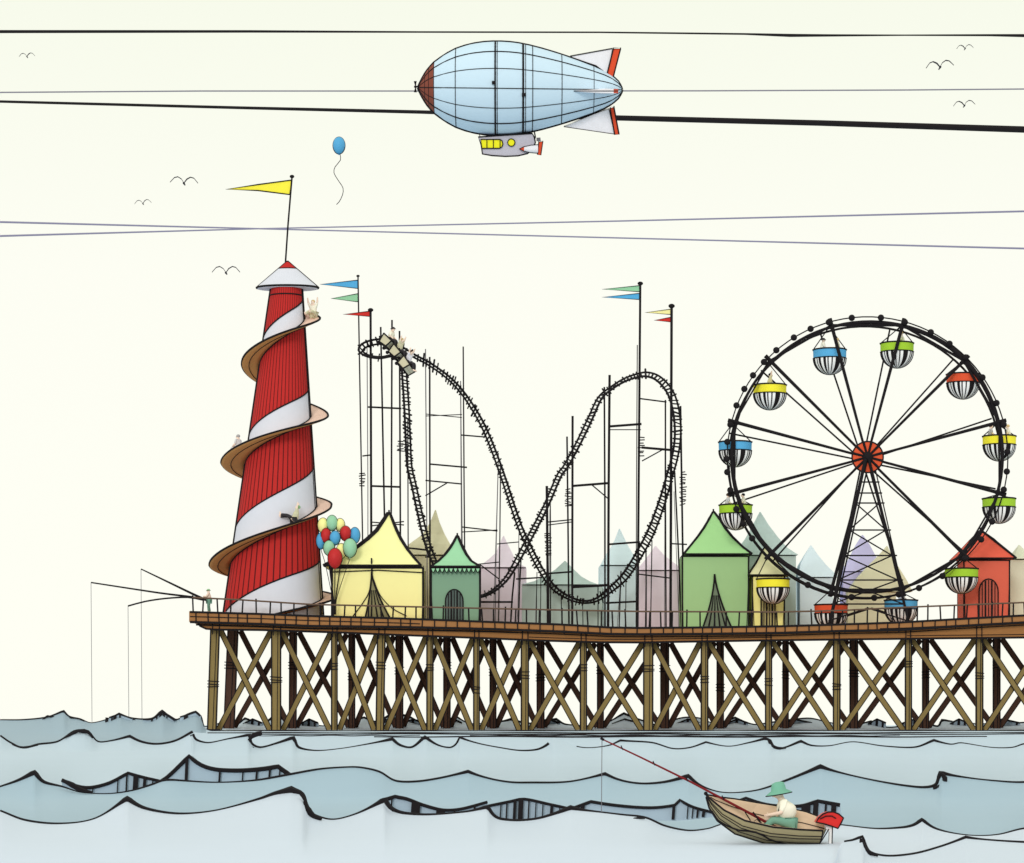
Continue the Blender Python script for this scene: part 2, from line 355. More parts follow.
def post(xt,xb,wp,Y,mt,ytop,ybot,inkw=1.6,lash=True):
    b=MB(); a=P(xt,ytop,Y); c=P(xb,ybot,Y); c2=c+(c-a)*.16
    b.beam(a,c2,m_(wp,Y),m_(wp,Y),mt)
    h=m_(wp,Y)/2
    for s_ in (-1,1):
        o=Vector((s_*h,-h-.01,0)); b.tube([a+o,c2+o],m_(inkw,Y)/2,INK,5)
    b.tube([a+Vector((h*.4,-h-.01,0)),c2+Vector((h*.2,-h-.01,0))],m_(.8,Y)/2,INK,5)
    if lash:
        y=random.uniform(660,690)
        for k in range(3):
            t=(y+k*3.0-ytop)/(ybot-ytop); xx=xt+(xb-xt)*t
            b.tube([P(xx-wp*.7,y+k*3,Y)+Vector((0,-h-.05,0)),P(xx+wp*.7,y+k*3+random.uniform(-1,1),Y)+Vector((0,-h-.05,0))],m_(1.0,Y)/2,INK,5)
    return b.build('pile',pier)
def brace(xa,ya,xb_,yb,wp,Y,mt,ink=1.0,mark=False):
    b=MB(); b.beam(P(xa,ya,Y),P(xb_,yb,Y),m_(wp,Y),.25,mt)
    d=Vector((P(xb_,yb,Y)-P(xa,ya,Y))); nrm=Vector((d.z,0,-d.x)).normalized()*m_(wp,Y)/2
    for s_ in (-1,1):
        o=nrm*s_+Vector((0,-.13,0)); b.tube([P(xa,ya,Y)+o,P(xb_,yb,Y)+o],m_(ink,Y)/2,INK,5)
    if mark:
        cx=(xa+xb_)/2; cy=(ya+yb)/2
        for k in range(4): b.tube([P(cx-4+random.uniform(-1,1),cy+k*1.8-3,Y-.2),P(cx+4,cy+k*1.8-3+random.uniform(-1.5,1.5),Y-.2)],m_(.9,Y)/2,INK,5)
    return b.build('cross_brace',pier)
for (xt,xb_,wp) in FP: post(xt,xb_,wp,.9,PILE,B(xt)-1,728)
for i in range(len(FP)-1):
    a=FP[i]; c=FP[i+1]
    brace(a[0]+a[2]*.5+1,B(a[0])+1,c[1]-c[2]*.5-2,730,5.2,1.35,PILE)
    brace(c[0]-c[2]*.5-1,B(c[0])+1,a[1]+a[2]*.5+2,730,5.2,1.65,PILE,mark=False)
BP=[(233.5,229.5,10),(293.5,293,7),(352,352,6),(399.5,399.5,7),(447,447,6.5),(493,493,6),(540.5,540.5,7),(600.3,600.3,6),(664.5,664.5,8),(720,720,6.5),(785.3,785.3,5.5),(853.5,853.5,7.5),(925.3,925.3,6),(996.3,996.3,6.5),(1066,1066,6.5),(1135,1135,6.5)]
for (xt,xb_,wp) in BP: post(xt,xb_,wp,10.6,PILESH,lerp_tab(BND,xt)+2,723,1.2)
for i in range(len(BP)-1):
    a=BP[i]; c=BP[i+1]
    brace(a[0]+a[2]*.5+2,B(a[0])+1,c[1]-c[2]*.5,727,5.0,11.1,PILESH,.8)
    brace(c[0]-c[2]*.5-2,B(c[0])+1,a[1]+a[2]*.5,727,5.0,11.4,PILESH,.8)
rl=MB(); RX=[192.5,203.5,217]; x=231
while x<1140: RX.append(x); x+=random.choice([10.5,12,13,14.5])
RT=[(192,597.5),(240,599.8),(310,604.4),(400,606.5),(490,608.5),(560,610),(640,611.5),(780,612),(840,610.5),(900,607.5),(1024,602.5),(1150,597)]
RH=lambda x: lerp_tab(RT,x)
rl.ptube([(x,RH(x)) for x in range(192,1150,12)],1.9,-.35,RAILM,6)
railing=rl.build('railing',pier)
for k,x in enumerate(RX):
    t=random.uniform(-1,1)
    MB().ptube([(x,RH(x)-(2.2 if k%5==0 else .6)),(x+t,T(x)+1.0)],1.7,-.35,INK,5).build('baluster',railing)

# ------------------------------------------------------------------ people
def skin(name, verts, edges, radii, mt, parent, sub=2, root=0):
    me=bpy.data.meshes.new(name); me.from_pydata(verts,edges,[]); o=bpy.data.objects.new(name,me); C.objects.link(o)
    o.parent=parent; me.materials.append(mt)
    md=o.modifiers.new('Skin','SKIN')
    lay=me.skin_vertices[0].data
    for i,r in enumerate(radii): lay[i].radius=(r,r)
    for i in range(len(verts)): lay[i].use_root=(i==root)
    md.use_smooth_shade=True
    s_=o.modifiers.new('Sub','SUBSURF'); s_.levels=sub; s_.render_levels=sub
    return o
SKIN=mat('figure_pale_skin',(250,226,200),.9)
def person(loc, yaw, pose, label, shirt, trousers, hat=None, hair=None, scale=1.0, lean=0.0, group=None, big=False, hatstyle='cap'):
    """one figure: body (continuous skin surface), clothing and hat as children; forward is local +x"""
    r=thing('person',label,'person',loc,group)
    R=Matrix.Rotation(yaw,3,'Z')@Matrix.Rotation(lean,3,'Y')
    def tr(p): return tuple(R@(Vector(p)*scale))
    J={'pel':(0,0,.02),'sp':(0,0,.24),'ch':(.02,0,.43),'nk':(.03,0,.55),'hd':(.05,0,.67),'tp':(.04,0,.765),'ns':(.22 if big else .19,0,.655)}
    for s_,k in ((-1,'l'),(1,'r')):
        J['sh'+k]=(.02,s_*.18,.46)
        if 'up' in pose: J['el'+k]=(.06,s_*.28,.66); J['ha'+k]=(.10,s_*.30,.90)
        elif 'hold' in pose: J['el'+k]=(.14,s_*.24,.26); J['ha'+k]=(.40,s_*.05,.22+.06*(s_>0))
        else: J['el'+k]=(.08,s_*.26,.22); J['ha'+k]=(.28,s_*.2,.12)
        J['hp'+k]=(.0,s_*.095,-.02)
        if 'stand' in pose: J['kn'+k]=(.03,s_*.11,-.43); J['an'+k]=(-.02+.05*s_,s_*.11,-.82); J['to'+k]=(.14+.05*s_,s_*.12,-.87)
        elif big: J['kn'+k]=(.36,s_*.13,.17); J['an'+k]=(.62,s_*.12,.0); J['to'+k]=(.74,s_*.13,.06)
        elif 'slide' in pose: J['kn'+k]=(.40,s_*.12,.10); J['an'+k]=(.78,s_*.14,-.10+.12*(s_>0)); J['to'+k]=(.86,s_*.14,.04+.12*(s_>0))
        else: J['kn'+k]=(.40,s_*.12,.03); J['an'+k]=(.50,s_*.12,-.36); J['to'+k]=(.66,s_*.13,-.40)
    RAD={'pel':.13,'sp':.115,'ch':.135,'nk':.055,'hd':.105,'tp':.075,'ns':.022,'sh':.062,'el':.045,'ha':.032,'hp':.09,'kn':.065,'an':.042,'to':.035}
    fat=1.12 if big else 1.32
    names=list(J); V=[tr(J[k]) for k in names]; rd=[RAD.get(k,RAD.get(k[:2],.05))*scale*fat for k in names]; ix={k:i for i,k in enumerate(names)}
    E=[('pel','sp'),('sp','ch'),('ch','nk'),('nk','hd'),('hd','tp'),('hd','ns')]
    for k in 'lr': E+=[('ch','sh'+k),('sh'+k,'el'+k),('el'+k,'ha'+k),('pel','hp'+k),('hp'+k,'kn'+k),('kn'+k,'an'+k),('an'+k,'to'+k)]
    E=[(ix[a],ix[c]) for a,c in E]
    for k in 'lr':                                   # palm and five fingers, thumb leaving the side of the palm
        h=Vector(J['ha'+k]); e=Vector(J['el'+k]); d=(h-e).normalized(); s_=-1 if k=='l' else 1
        side=d.cross(Vector((0,s_,0.2))).normalized(); cur=d.cross(side).normalized()
        pi=len(V); pm=h+d*.045; V.append(tr(pm)); rd.append(.03*scale); E.append((ix['ha'+k],pi))
        if big:
            for j,ln in enumerate((.055,.065,.06,.048)):
                o=side*(.024-.016*j); a=pm+o+d*.03; c=a+d*ln*.6; g=c+(d*.4+cur*.9).normalized()*ln*.5
                i0=len(V); V += [tr(a),tr(c),tr(g)]; rd += [.0085*scale,.0078*scale,.006*scale]; E += [(pi,i0),(i0,i0+1),(i0+1,i0+2)]
            a=h+side*.034+d*.01; c=a+(side*.7+d*.7).normalized()*.035; i0=len(V); V+=[tr(a),tr(c)]; rd+=[.010*scale,.008*scale]; E+=[(pi,i0),(i0,i0+1)]
    body=skin('body',V,E,rd,SKIN,r,2 if big else 1)
    def sub(keys,edges,fac,nm,mt):
        vs=[tr(J[k]) for k in keys]; rr=[RAD.get(k,RAD.get(k[:2]))*fac*scale*fat*(1.75 if big and k in('sp','ch') else .82 if big and k=='pel' else 1) for k in keys]; i_={k:i for i,k in enumerate(keys)}
        return skin(nm,vs,[(i_[a],i_[c]) for a,c in edges],rr,mt,r,2)
    sub(['pel','sp','ch','shl','shr','ell','elr'],[('pel','sp'),('sp','ch'),('ch','shl'),('ch','shr'),('shl','ell'),('shr','elr')],1.22,'shirt',shirt)
    sub(['pel','hpl','hpr','knl','knr','anl','anr'],[('pel','hpl'),('pel','hpr'),('hpl','knl'),('hpr','knr'),('knl','anl'),('knr','anr')],1.2,'trousers',trousers)
    base=Vector(loc)
    def hp(p): return base+Vector(tr(p))
    for s_ in (-1,1): MB().ball(hp((.135,s_*.042,.69)),.014*scale,INK,n=6).build('eye',r,True)
    MB().tube([hp((.135,-.03,.615)),hp((.15,0,.607)),hp((.135,.03,.615))],.006*scale,INK,5).build('mouth',r)
    if hat:
        b=MB(); c=hp((.04,0,.70)); k=scale
        if hatstyle=='bucket': prof=[(.285,-.06),(.275,-.04),(.165,.03),(.155,.10),(.13,.18),(.06,.205),(.001,.207)]
        else: prof=[(.165,-.005),(.16,.012),(.118,.03),(.11,.07),(.06,.105),(.001,.11)]
        b.lathe([(a*k,h*k) for a,h in prof],c,'z',20,hat)
        b.tube([c+Vector((math.cos(t*math.pi/8)*prof[0][0]*k,math.sin(t*math.pi/8)*prof[0][0]*k,prof[0][1]*k)) for t in range(16)],.012*k,INK,5,closed=True)
        if big:
            for v in b.v: v.z+=(v.x-c.x)*.17; v.x-=(v.z-c.z)*.1
        b.build('hat',r,True)
    elif hair:
        b=MB(); c=hp((.02,0,.715)); b.ball(c,.118*scale,hair,.85,8); b.build('hair',r,True)
    return r
CREAM=mat('cream_cloth',(250,246,220),.92); KHAKIC=mat('khaki_cloth',(222,218,178),.9); PALEG=mat('pale_grey_cloth',(214,214,210),.9)
GREENC=mat('sea_green_cloth',(122,172,148),.9); DARKC=mat('charcoal_cloth',(60,58,60),.8); WHITEC=mat('white_cloth',(240,240,240),.9)
BROWNH=mat('brown_hair',(92,66,48),.8); BLACKH=mat('black_hair',(40,36,38),.7); FAIRH=mat('fair_hair',(226,200,140),.9); LGREEN=mat('leaf_green_cloth',(150,196,140),.9)

# ------------------------------------------------------------------ helter-skelter
RED=mat('red_corrugated_panel',(192,46,42),.90,.06,3); SEAM=mat('dark_red_seam',(96,26,28),.8); WPAN=mat('pale_grey_panel',(216,220,224),.92,.03)
CHB=mat('chute_brown_underside',(158,114,64),1.45,.06); CHP=mat('chute_pink_inside',(240,208,184),.95,.03)
YT=5.0
tower=thing('helter_skelter','tall leaning red and white striped helter skelter tower at the left end of the pier','slide tower',(P(273,612,YT).x,YT,deckz(P(273,612,YT).x)))
XL=lambda y: 271-47*(y-289)/323.0
XR=lambda y: 302+21*(y-289)/323.0
CH=[(-120,292),(0,319),(90,339),(180,365),(270,391),(360,417),(450,438),(540,465),(630,486),(720,506),(810,535),(900,568),(990,583),(1080,598),(1170,618),(1260,652),(1400,700)]
OFF=[(0,20),(360,28),(540,27),(720,40),(900,36),(1080,38),(1260,30)]
def chy(phi): 
    # smooth interpolation of the chute's height
    return sum(lerp_tab(CH,phi+k*12) for k in (-2,-1,0,1,2))/5
b=MB(); angs=[]; NS=46
for k in range(NS):
    a0=360*k/NS; angs += [a0, a0+360/NS*.22]
    angs += [a0+360/NS*.58]
ys=[289+(614+6-289)*i/420 for i in range(421)]
def tpt(y,th,extra=0,dz=0):
    c=P((XL(y)+XR(y))/2,y,YT); r=m_((XR(y)-XL(y))/2,YT)+extra; t=math.radians(th)
    return Vector((c.x+math.cos(t)*r, YT-math.sin(t)*r, c.z+dz))
def isw(y,th):
    for k in range(0,4):
        ph=th+360*k
        if ph<-40: continue
        c=chy(ph)
        if c-lerp_tab(OFF,ph)<y<(c if k<3 else 999): return True
    return False
for y in ys:
    for th in angs: b.v.append(tpt(y,th))
na=len(angs)
for i in range(len(ys)-1):
    for k in range(na):
        l=(k+1)%na; a0=angs[k]; a1=angs[l] if l else 360
        wf=isw((ys[i]+ys[i+1])/2,(a0+a1)/2)
        b.face((i*na+k,i*na+l,(i+1)*na+l,(i+1)*na+k), WPAN if wf else (SEAM if k%3==0 else RED))
for th in (2,178): b.tube([tpt(y,th,.02) for y in ys[::20]],m_(2.6,YT)/2,INK,6)
for th in (12,168): b.tube([tpt(y,th,.02) for y in ys[::20]],m_(.9,YT)/2,INK,5)
for yy in (296,): b.tube([tpt(yy,t,.02) for t in range(0,360,12)],m_(1.4,YT)/2,INK,5,closed=True)
pts=[]
for ph in range(0,1260,6):
    y=chy(ph)-lerp_tab(OFF,ph)
    if y<613: pts.append(tpt(y,ph,.02))
b.tube(pts,m_(1.6,YT)/2,INK,5)
b.build('tower_wall',tower)
b=MB(); sec=[(0,.02),(.28,.0),(.6,.0),(.88,.03),(1.0,.10)]
rings=[]
PH=list(range(-30,1166,6))
for ph in PH:
    y=chy(ph); wd=m_(lerp_tab([(-30,13),(0,16),(180,18),(360,17.5),(540,24),(720,15),(900,21),(1080,14),(1166,9)],ph),YT)
    hs=wd*.62
    rings.append(([tpt(y,ph,.02+u*wd,v*hs) for u,v in sec],[tpt(y,ph,.02+u*wd,v*hs-.07) for u,v in sec]))
ns=len(sec)
for tp,bt in rings: b.v += tp+bt
for i in range(len(rings)-1):
    a=i*2*ns; c=a+2*ns
    for k in range(ns-1):
        b.face((a+k,a+k+1,c+k+1,c+k),CHP); b.face((a+ns+k,c+ns+k,c+ns+k+1,a+ns+k+1),CHB)
    b.face((a+ns-1,a+2*ns-1,c+2*ns-1,c+ns-1),CHB); b.face((a,c,c+ns,a+ns),CHB)
b.face([0,1,2,3,4,9,8,7,6,5],CHB); e_=(len(rings)-1)*2*ns; b.face([e_+k for k in (5,6,7,8,9,4,3,2,1,0)],CHB)
b.tube([r[0][-1] for r in rings],m_(2.2,YT)/2,INK,5); b.tube([r[0][0]+Vector((0,0,.02)) for r in rings],m_(1.4,YT)/2,INK,5)

b.tube([r[1][0]-Vector((0,0,.02)) for r in rings],m_(1.5,YT)/2,INK,5)
b.tube([r[1][2]-Vector((0,0,.02)) for r in rings],m_(.8,YT)/2,INK,5)
b.build('spiral_chute',tower,True)
b=MB(); c=P(287.5,287.5,YT); R0=m_(31,YT); Hh=m_(26.5,YT)
b.lathe([(R0*.97,-.12),(R0,0),(R0*.285,Hh*.715),(.02,Hh)],c,'z',40,mts=lambda i,k: WPAN if i<2 else RED,sy=.55)
b.tube([c+Vector((math.cos(t*math.pi/16)*R0,math.sin(t*math.pi/16)*R0*.55,-.02)) for t in range(32)],m_(2.2,YT)/2,INK,5,closed=True)
for s_ in (-1,1): b.tube([c+Vector((s_*R0,0,0)),c+Vector((0,0,Hh))],m_(1.8,YT)/2,INK,5)
b.tube([c+Vector((math.cos(t*math.pi/12)*R0*.29,math.sin(t*math.pi/12)*R0*.29*.55,Hh*.71)) for t in range(24)],m_(1.2,YT)/2,INK,5,closed=True)
b.build('roof',tower)
def flag(pts,Y,mt,parent,w_=1.0):
    b=MB(); b.prism(pts,Y,Y+.06,mt); b.ptube(pts,w_,Y-.02,INK,5,closed=True); return b.build('flag',parent)
FY=mat('flag_yellow',(250,236,70),.95); FB=mat('flag_blue',(86,172,216),.95); FG=mat('flag_green',(150,206,160),.95); FR=mat('flag_red',(208,52,44),.95); FPY=mat('flag_cream_yellow',(255,240,160),.95)
fp=MB().ptube([(285.5,262),(288,225),(292,177)],1.9,YT).ball(P(292,176.5,YT),m_(2.4,YT),INK,.7,8).build('flagpole',tower)
flag([(291.5,180),(258,184.5),(226,189.3),(258,190.5),(289.5,194.5)],YT,FY,fp,1.4)

FYs={}
def flagpole(x,ytop,xb,Y,wd,flags,label):
    zb=deckz(P(xb,620,Y).x); r=thing('flagpole',label,'flagpole',(P(xb,620,Y).x,Y,zb))
    b=MB(); b.tube([P(x,ytop,Y),Vector((P(xb,620,Y).x,Y,zb))],m_(wd,Y)/2,INK,6); b.build('pole',r)
    MB().ball(P(x,ytop,Y),m_(wd*1.1,Y),INK,.7,6).build('finial',r)
    for pts,mt in flags: flag(pts,Y,mt,r,.9)
flagpole(358,276,364,8,1.6,[([(358,280),(320,284.3),(358,288.5)],FB),([(358.3,293.5),(331,298.5),(359,302)],FG)],'thin flagpole with blue pennant over green one beside the striped tower')
flagpole(370.6,310,371.5,7.6,2.6,[([(370.5,311),(343,314.3),(370.5,316.5)],FR)],'short flagpole with one red pennant left of the coaster train')
flagpole(640.3,283.5,637.5,7.6,2.6,[([(640,285.5),(602,289.2),(640,291.8)],FG),([(640,293.2),(602,297.2),(640,299.6)],FB)],'tall flagpole with green pennant over blue one above the coaster loop')
flagpole(671.6,306,670.5,7.6,3.0,[([(671.5,309),(645,312.5),(671.5,314.6)],FPY),([(671.5,317),(654,320.3),(671.5,322)],FR)],'flagpole with cream pennant over small red one right of the coaster loop')

# ------------------------------------------------------------------ roller coaster
coaster=thing('roller_coaster','black steel roller coaster with thin ladder track and tall slender supports','roller coaster',(P(520,622,7).x,7,deckz(P(520,622,7).x)))
track=[ # px, py, Y, half gauge px in the picture plane
 (404,361,6,3),(404.3,373,6,3),(406.5,406,6,3),(408,439,6,3),(409.5,466,6,3),(414,486,6,3),(420,514,6,3),(427,542,6.2,3.2),(436,565,6.4,3),(449,585,6.5,2.4),(466,596,6.6,1.6),
 (480,596.5,6.7,1.5),(493,591,6.8,1.8),(506,579,6.8,2.6),(516,563,6.8,3.2),(527,542.5,6.8,3.4),(545,508,6.6,3.2),(559,476,6.4,3.2),(566,466,6.4,3.2),(579,442,6.2,3.2),(590,419,6,3.2),(600,398,6,2.8),(611.5,388,6,2.4),(624.6,380,6,2.8),(637.5,375.5,6,3.2),(648,374.5,6,4),(659,379,6,4.6),(669.5,391,6,5),(675,406,6,5),(677.5,423,6,4.8),(677.5,440,6.2,4.5),(674.6,458,6.6,4.3),(669.5,476,7,4.3),(663,499,7.4,4.5),(653,527,7.8,4.8),(643,547.5,8.2,4.8),(626,575,8.5,4.5),(610,590,8.8,3.2),(597,599.5,9,1.8),(584,602,9.2,1.2),(569,598,9.2,1.6),(553.5,587.5,9.3,2.4),(541,570,9.4,2.8),(528,545,9.4,2.8),(518,522,9.4,2.6),(500,468.5,9.4,2.6),(488,437,9.4,2.4),(477.7,416,9.4,2.2),(463,393.5,9.4,1.8),(448.5,378,9.4,1.4),(430,364.5,9.3,1.2),(416,357,9.1,1.2),(404,350,8.8,1.6),(392,343.5,8.3,2.2),(378,341.8,7.6,2.4),(365,345,7,2.4),(360.5,350.5,6.3,2.4),(367,355.5,5.7,2.2),(380,357.5,5.4,2),(392,355.5,5.6,2.2),(400,356.5,5.9,2.6),(404,361,6,3)]
def cr4(pts,step=1.1):
    out=[]; n=len(pts)
    for i in range(n-1):
        p0=pts[i-1] if i>0 else pts[-2]; p1=pts[i];p2=pts[i+1];p3=pts[i+2] if i<n-2 else pts[1]
        k=max(1,int(math.hypot(p2[0]-p1[0],p2[1]-p1[1])/step))
        for j in range(k):
            t=j/k
            out.append([0.5*((2*p1[c])+(-p0[c]+p2[c])*t+(2*p0[c]-5*p1[c]+4*p2[c]-p3[c])*t*t+(-p0[c]+3*p1[c]-3*p2[c]+p3[c])*t**3) for c in range(4)])
    out.append(list(pts[-1])); return out
tk=cr4(track); Np=len(tk); c3=[P(p[0],p[1],p[2]) for p in tk]
RA=[];RB=[];NRM=[]
for i in range(Np):
    a=c3[max(0,i-1)]; d=c3[min(Np-1,i+1)]; t=(d-a); t2=Vector((t.x,0,t.z))
    if t2.length<1e-6: t2=Vector((1,0,0))
    t2.normalize(); nr=Vector((-t2.z,0,t2.x))*m_(tk[i][3]*.88,tk[i][2]) + Vector((0,.5,0))
    NRM.append(nr); RA.append(c3[i]+nr*.8); RB.append(c3[i]-nr*.8)
b=MB(); b.tube(RA[::2]+[RA[-1]],m_(2.1,7)/2,INK,5); b.tube(RB[::2]+[RB[-1]],m_(2.4,7)/2,INK,5)
acc=0; nxt=0
for i in range(1,Np):
    acc+=math.hypot(tk[i][0]-tk[i-1][0],tk[i][1]-tk[i-1][1])
    if acc>=nxt:
        nxt=acc+random.uniform(2.5,3.8); k1=.8+1.7*random.uniform(.5,1.4)/max(1.2,tk[i][3]); k2=.8+1.6*random.uniform(.5,1.4)/max(1.2,tk[i][3])
        tl=Vector((NRM[i].x,NRM[i].y,NRM[i].z+random.uniform(-.1,.1)))
        b.tube([c3[i]+tl*k1,c3[i]-tl*k2],m_(random.uniform(1.4,2.2),7)/2,INK,5)
b.build('track',coaster)
COL=[(367,341,368,8.3,1,1),(380.7,327,386.6,7.2,2,0),(392,320,390.3,8.4,2,0),(399.5,331,400.7,6.6,2,0),(407.8,420,408.5,7.4,1.4,0),(425.5,349,427.5,9.8,1.2,1),(429.7,357,430.2,8.8,2,0),(460.6,381,462,10.1,1.2,1),(463.2,346.6,465.3,9.0,1.6,0),(498.5,453,495,10.3,1.1,1),(500.6,463,498.5,9.0,1.4,0),(519,530,518,10.3,1,1),(514.6,573,510.5,6.2,2,0),(521,560,518.5,7.3,1.6,0),(546.8,486,548,5.8,3,0),(550.3,505,550.5,9.9,1.4,0),(567,436.6,569,6.6,2,0),(572.6,416,572.2,5.8,2.6,0),(604.3,387,605,6.9,2,0),(609.6,375,608,6.6,2.8,0),(637.3,345,636,9.9,1.1,0),(665.4,400,666,8.2,1.8,0),(680.5,406,684,7.2,2.2,0),(674.6,471,681.5,8.6,1.8,0),(598,586,598,7.9,1.2,0),(561,589,562,8.6,1.2,0),(541,566,540.5,8.6,1,0),(537,572,536.5,8.0,1,0),(582,598,583,8.2,1,0),(621,571,619,7.6,1.5,0),(626,580,625,8.8,1,0),(646,550,645.5,7.6,1.6,0),(652,540,650.5,9,1.2,0),(687,405,690,8.6,1.6,0)]
COL=COL[:-1]
for (x,yt,xb_,Y,wd,g) in COL:
    zb=deckz(P(xb_,620,Y).x)
    MB().tube([P(x,yt,Y),P((x*.5+xb_*.5)+random.uniform(-.4,.4),(yt+620)/2,Y),Vector((P(xb_,620,Y).x,Y,zb))],m_(wd,Y)/2,GREYL if g else INK,6).build('support_post',coaster)
for (x,yt,xb_,Y,wd,g) in COL[1::2]:
    zb=deckz(P(xb_,620,Y).x); dx=random.uniform(-2.2,2.2)
    MB().tube([P(x+dx*.3,yt+random.uniform(4,22),Y+.3),Vector((P(xb_+dx,620,Y).x,Y+.3,zb))],m_(.7,Y)/2,GREYL,5).build('stay_rod',coaster)
BR=[(368,407,401.5,408.5,2),(425.5,414,462,417.5,1),(425.5,416,462,414.5,1),(461,435,485,437,1.6),(362.4,456,371,455,1.6),(371,486,401,487,2.2),(370.6,522,404,525,1.4),(370.6,526,404,521.5,1.4),(400,444,409,445,1.4),(429,464,467,467.4,1.8),(425.4,480.4,462,484,1.6),(425.4,495.7,447,483,1.4),(462,527,497.5,531,1.5),(462,532,497.5,530,1.2),(497,544,518.4,542,1.2),(475,564.5,500,562,1.2),(480,564.5,499,579,1.4),(480,602,513,602,2.2),(516,579,542,577.5,1.8),(404,547.5,426.7,550,2),(609.6,426.4,641.5,424,2.6),(609.6,429.7,641,429.7,1.1),(572,486,609.6,483,2.6),(592,485,608,498.5,1.4),(548.4,522,573,519.5,1.4),(548.4,525,573,521.8,1.2),(641.5,447.5,671,450,2.6),(642,461,662,450,1.4),(548.4,573.5,572.6,571.7,2),(572.6,587,609.6,585,3),(608,544.4,640,542,2.2),(669.5,543.6,687,544.4,1.6),(637.6,574,669.5,578,1.5),(606,603,637,601.5,2.2),(640,398.6,666.5,402,1.6),(371,559,405,561,1.4),(425,557,430,557,1.6)]
for (x0,y0,x1,y1,wd) in BR:
    Yb=7.0 if x0<700 else 6; b=MB(); b.ptube([(x0,y0),(x1,y1)],wd,7.0); b.build('cross_bar',coaster)
for (x,y0,y1,Y) in ((362,473,488,7.9),(400.5,441,452,6.5),(548,533,558,5.7),(568,489,507,6.5),(641,438,458,7.5),(683,472,507,7.1)):
    b=MB(); y=y0
    while y<y1:
        b.ptube([(x-2.2-random.uniform(0,1.6),y+random.uniform(-1,1)),(x+2.2+random.uniform(0,1.6),y+random.uniform(-1,1))],1.3,Y-.1); y+=2.5
    b.build('climbing_rungs',coaster)
CARM=mat('khaki_car_paint',(180,176,146),1.2); CARL=mat('pale_car_paint',(212,212,186),1.1)
train=thing('coaster_train','three linked khaki coaster cars tipping over the first drop','coaster train',P(400,352,6))
CARS=[(388.5,343.0,6.2,38),(397.5,354.0,5.8,44),(406.5,366.0,5.4,50)]
for k,(cx,cy,Y,ang) in enumerate(CARS):
    a=math.radians(ang); cpt=P(cx,cy,Y); fx=Vector((math.cos(a),-.55,-math.sin(a))).normalized(); up=Vector((math.sin(a),0,math.cos(a))); sd_=fx.cross(up).normalized(); up=sd_.cross(fx).normalized()
    def q(f_,s_,u_): return cpt+fx*f_+sd_*s_+up*u_
    b=MB(); base=len(b.v)
    L=.44; W_=.55
    pts=[(-L*.8,-W_,-.35),(L*.8,-W_,-.35),(L*.8,W_,-.35),(-L*.8,W_,-.35),(-L*1.1,-W_,.34),(L*1.1,-W_,.22),(L*1.1,W_,.22),(-L*1.1,W_,.34)]
    b.v += [q(*p) for p in pts]
    b.v += [q(p[0]*.86,p[1]*.86,p[2]) for p in pts[4:]]+[q(p[0]*.86,p[1]*.86,-.12) for p in pts[4:]]
    for f in ((3,2,1,0),(0,1,5,4),(2,3,7,6),(3,0,4,7)): b.face(f,CARM)
    b.face((1,2,6,5),CARL)
    for i in range(4):
        j=(i+1)%4; b.face((4+i,4+j,8+j,8+i),CARL); b.face((8+i,8+j,12+j,12+i),CARM)
    b.face((12,13,14,15),CARM)
    for i in range(4):
        j=(i+1)%4
        b.tube([b.v[i],b.v[j]],.06,INK,5); b.tube([b.v[4+i],b.v[4+j]],.06,INK,5); b.tube([b.v[i],b.v[4+i]],.06,INK,5)
    cr=b.build('car',train)
    for s_ in (-1,1):
        for f_ in (-.4,.4):
            wbm=MB(); wbm.lathe([(.001,-.05),(.13,-.05),(.13,.05),(.001,.05)],q(f_,s_*.5,-.45),'y',14,INK); wbm.build('wheel',cr)
for k,(lb,sh,ht) in enumerate((('rider in a cream shirt and dark cap sitting in the rear coaster car',CREAM,DARKC),('cream coated rider with arms raised in the middle coaster car',KHAKIC,None),('rider in white throwing both arms up in the front coaster car',WHITEC,None))):
    cx,cy,Y,ang=CARS[k]; a=math.radians(ang)
    person(P(cx+1.5,cy-1,Y)+Vector((0,0,.16)),-.4,'sit up' if k else 'sit',lb,sh,DARKC,hat=ht,hair=None if ht else (FAIRH if k==1 else BROWNH),scale=1.2,lean=math.radians(14),group='riders in the coaster train')

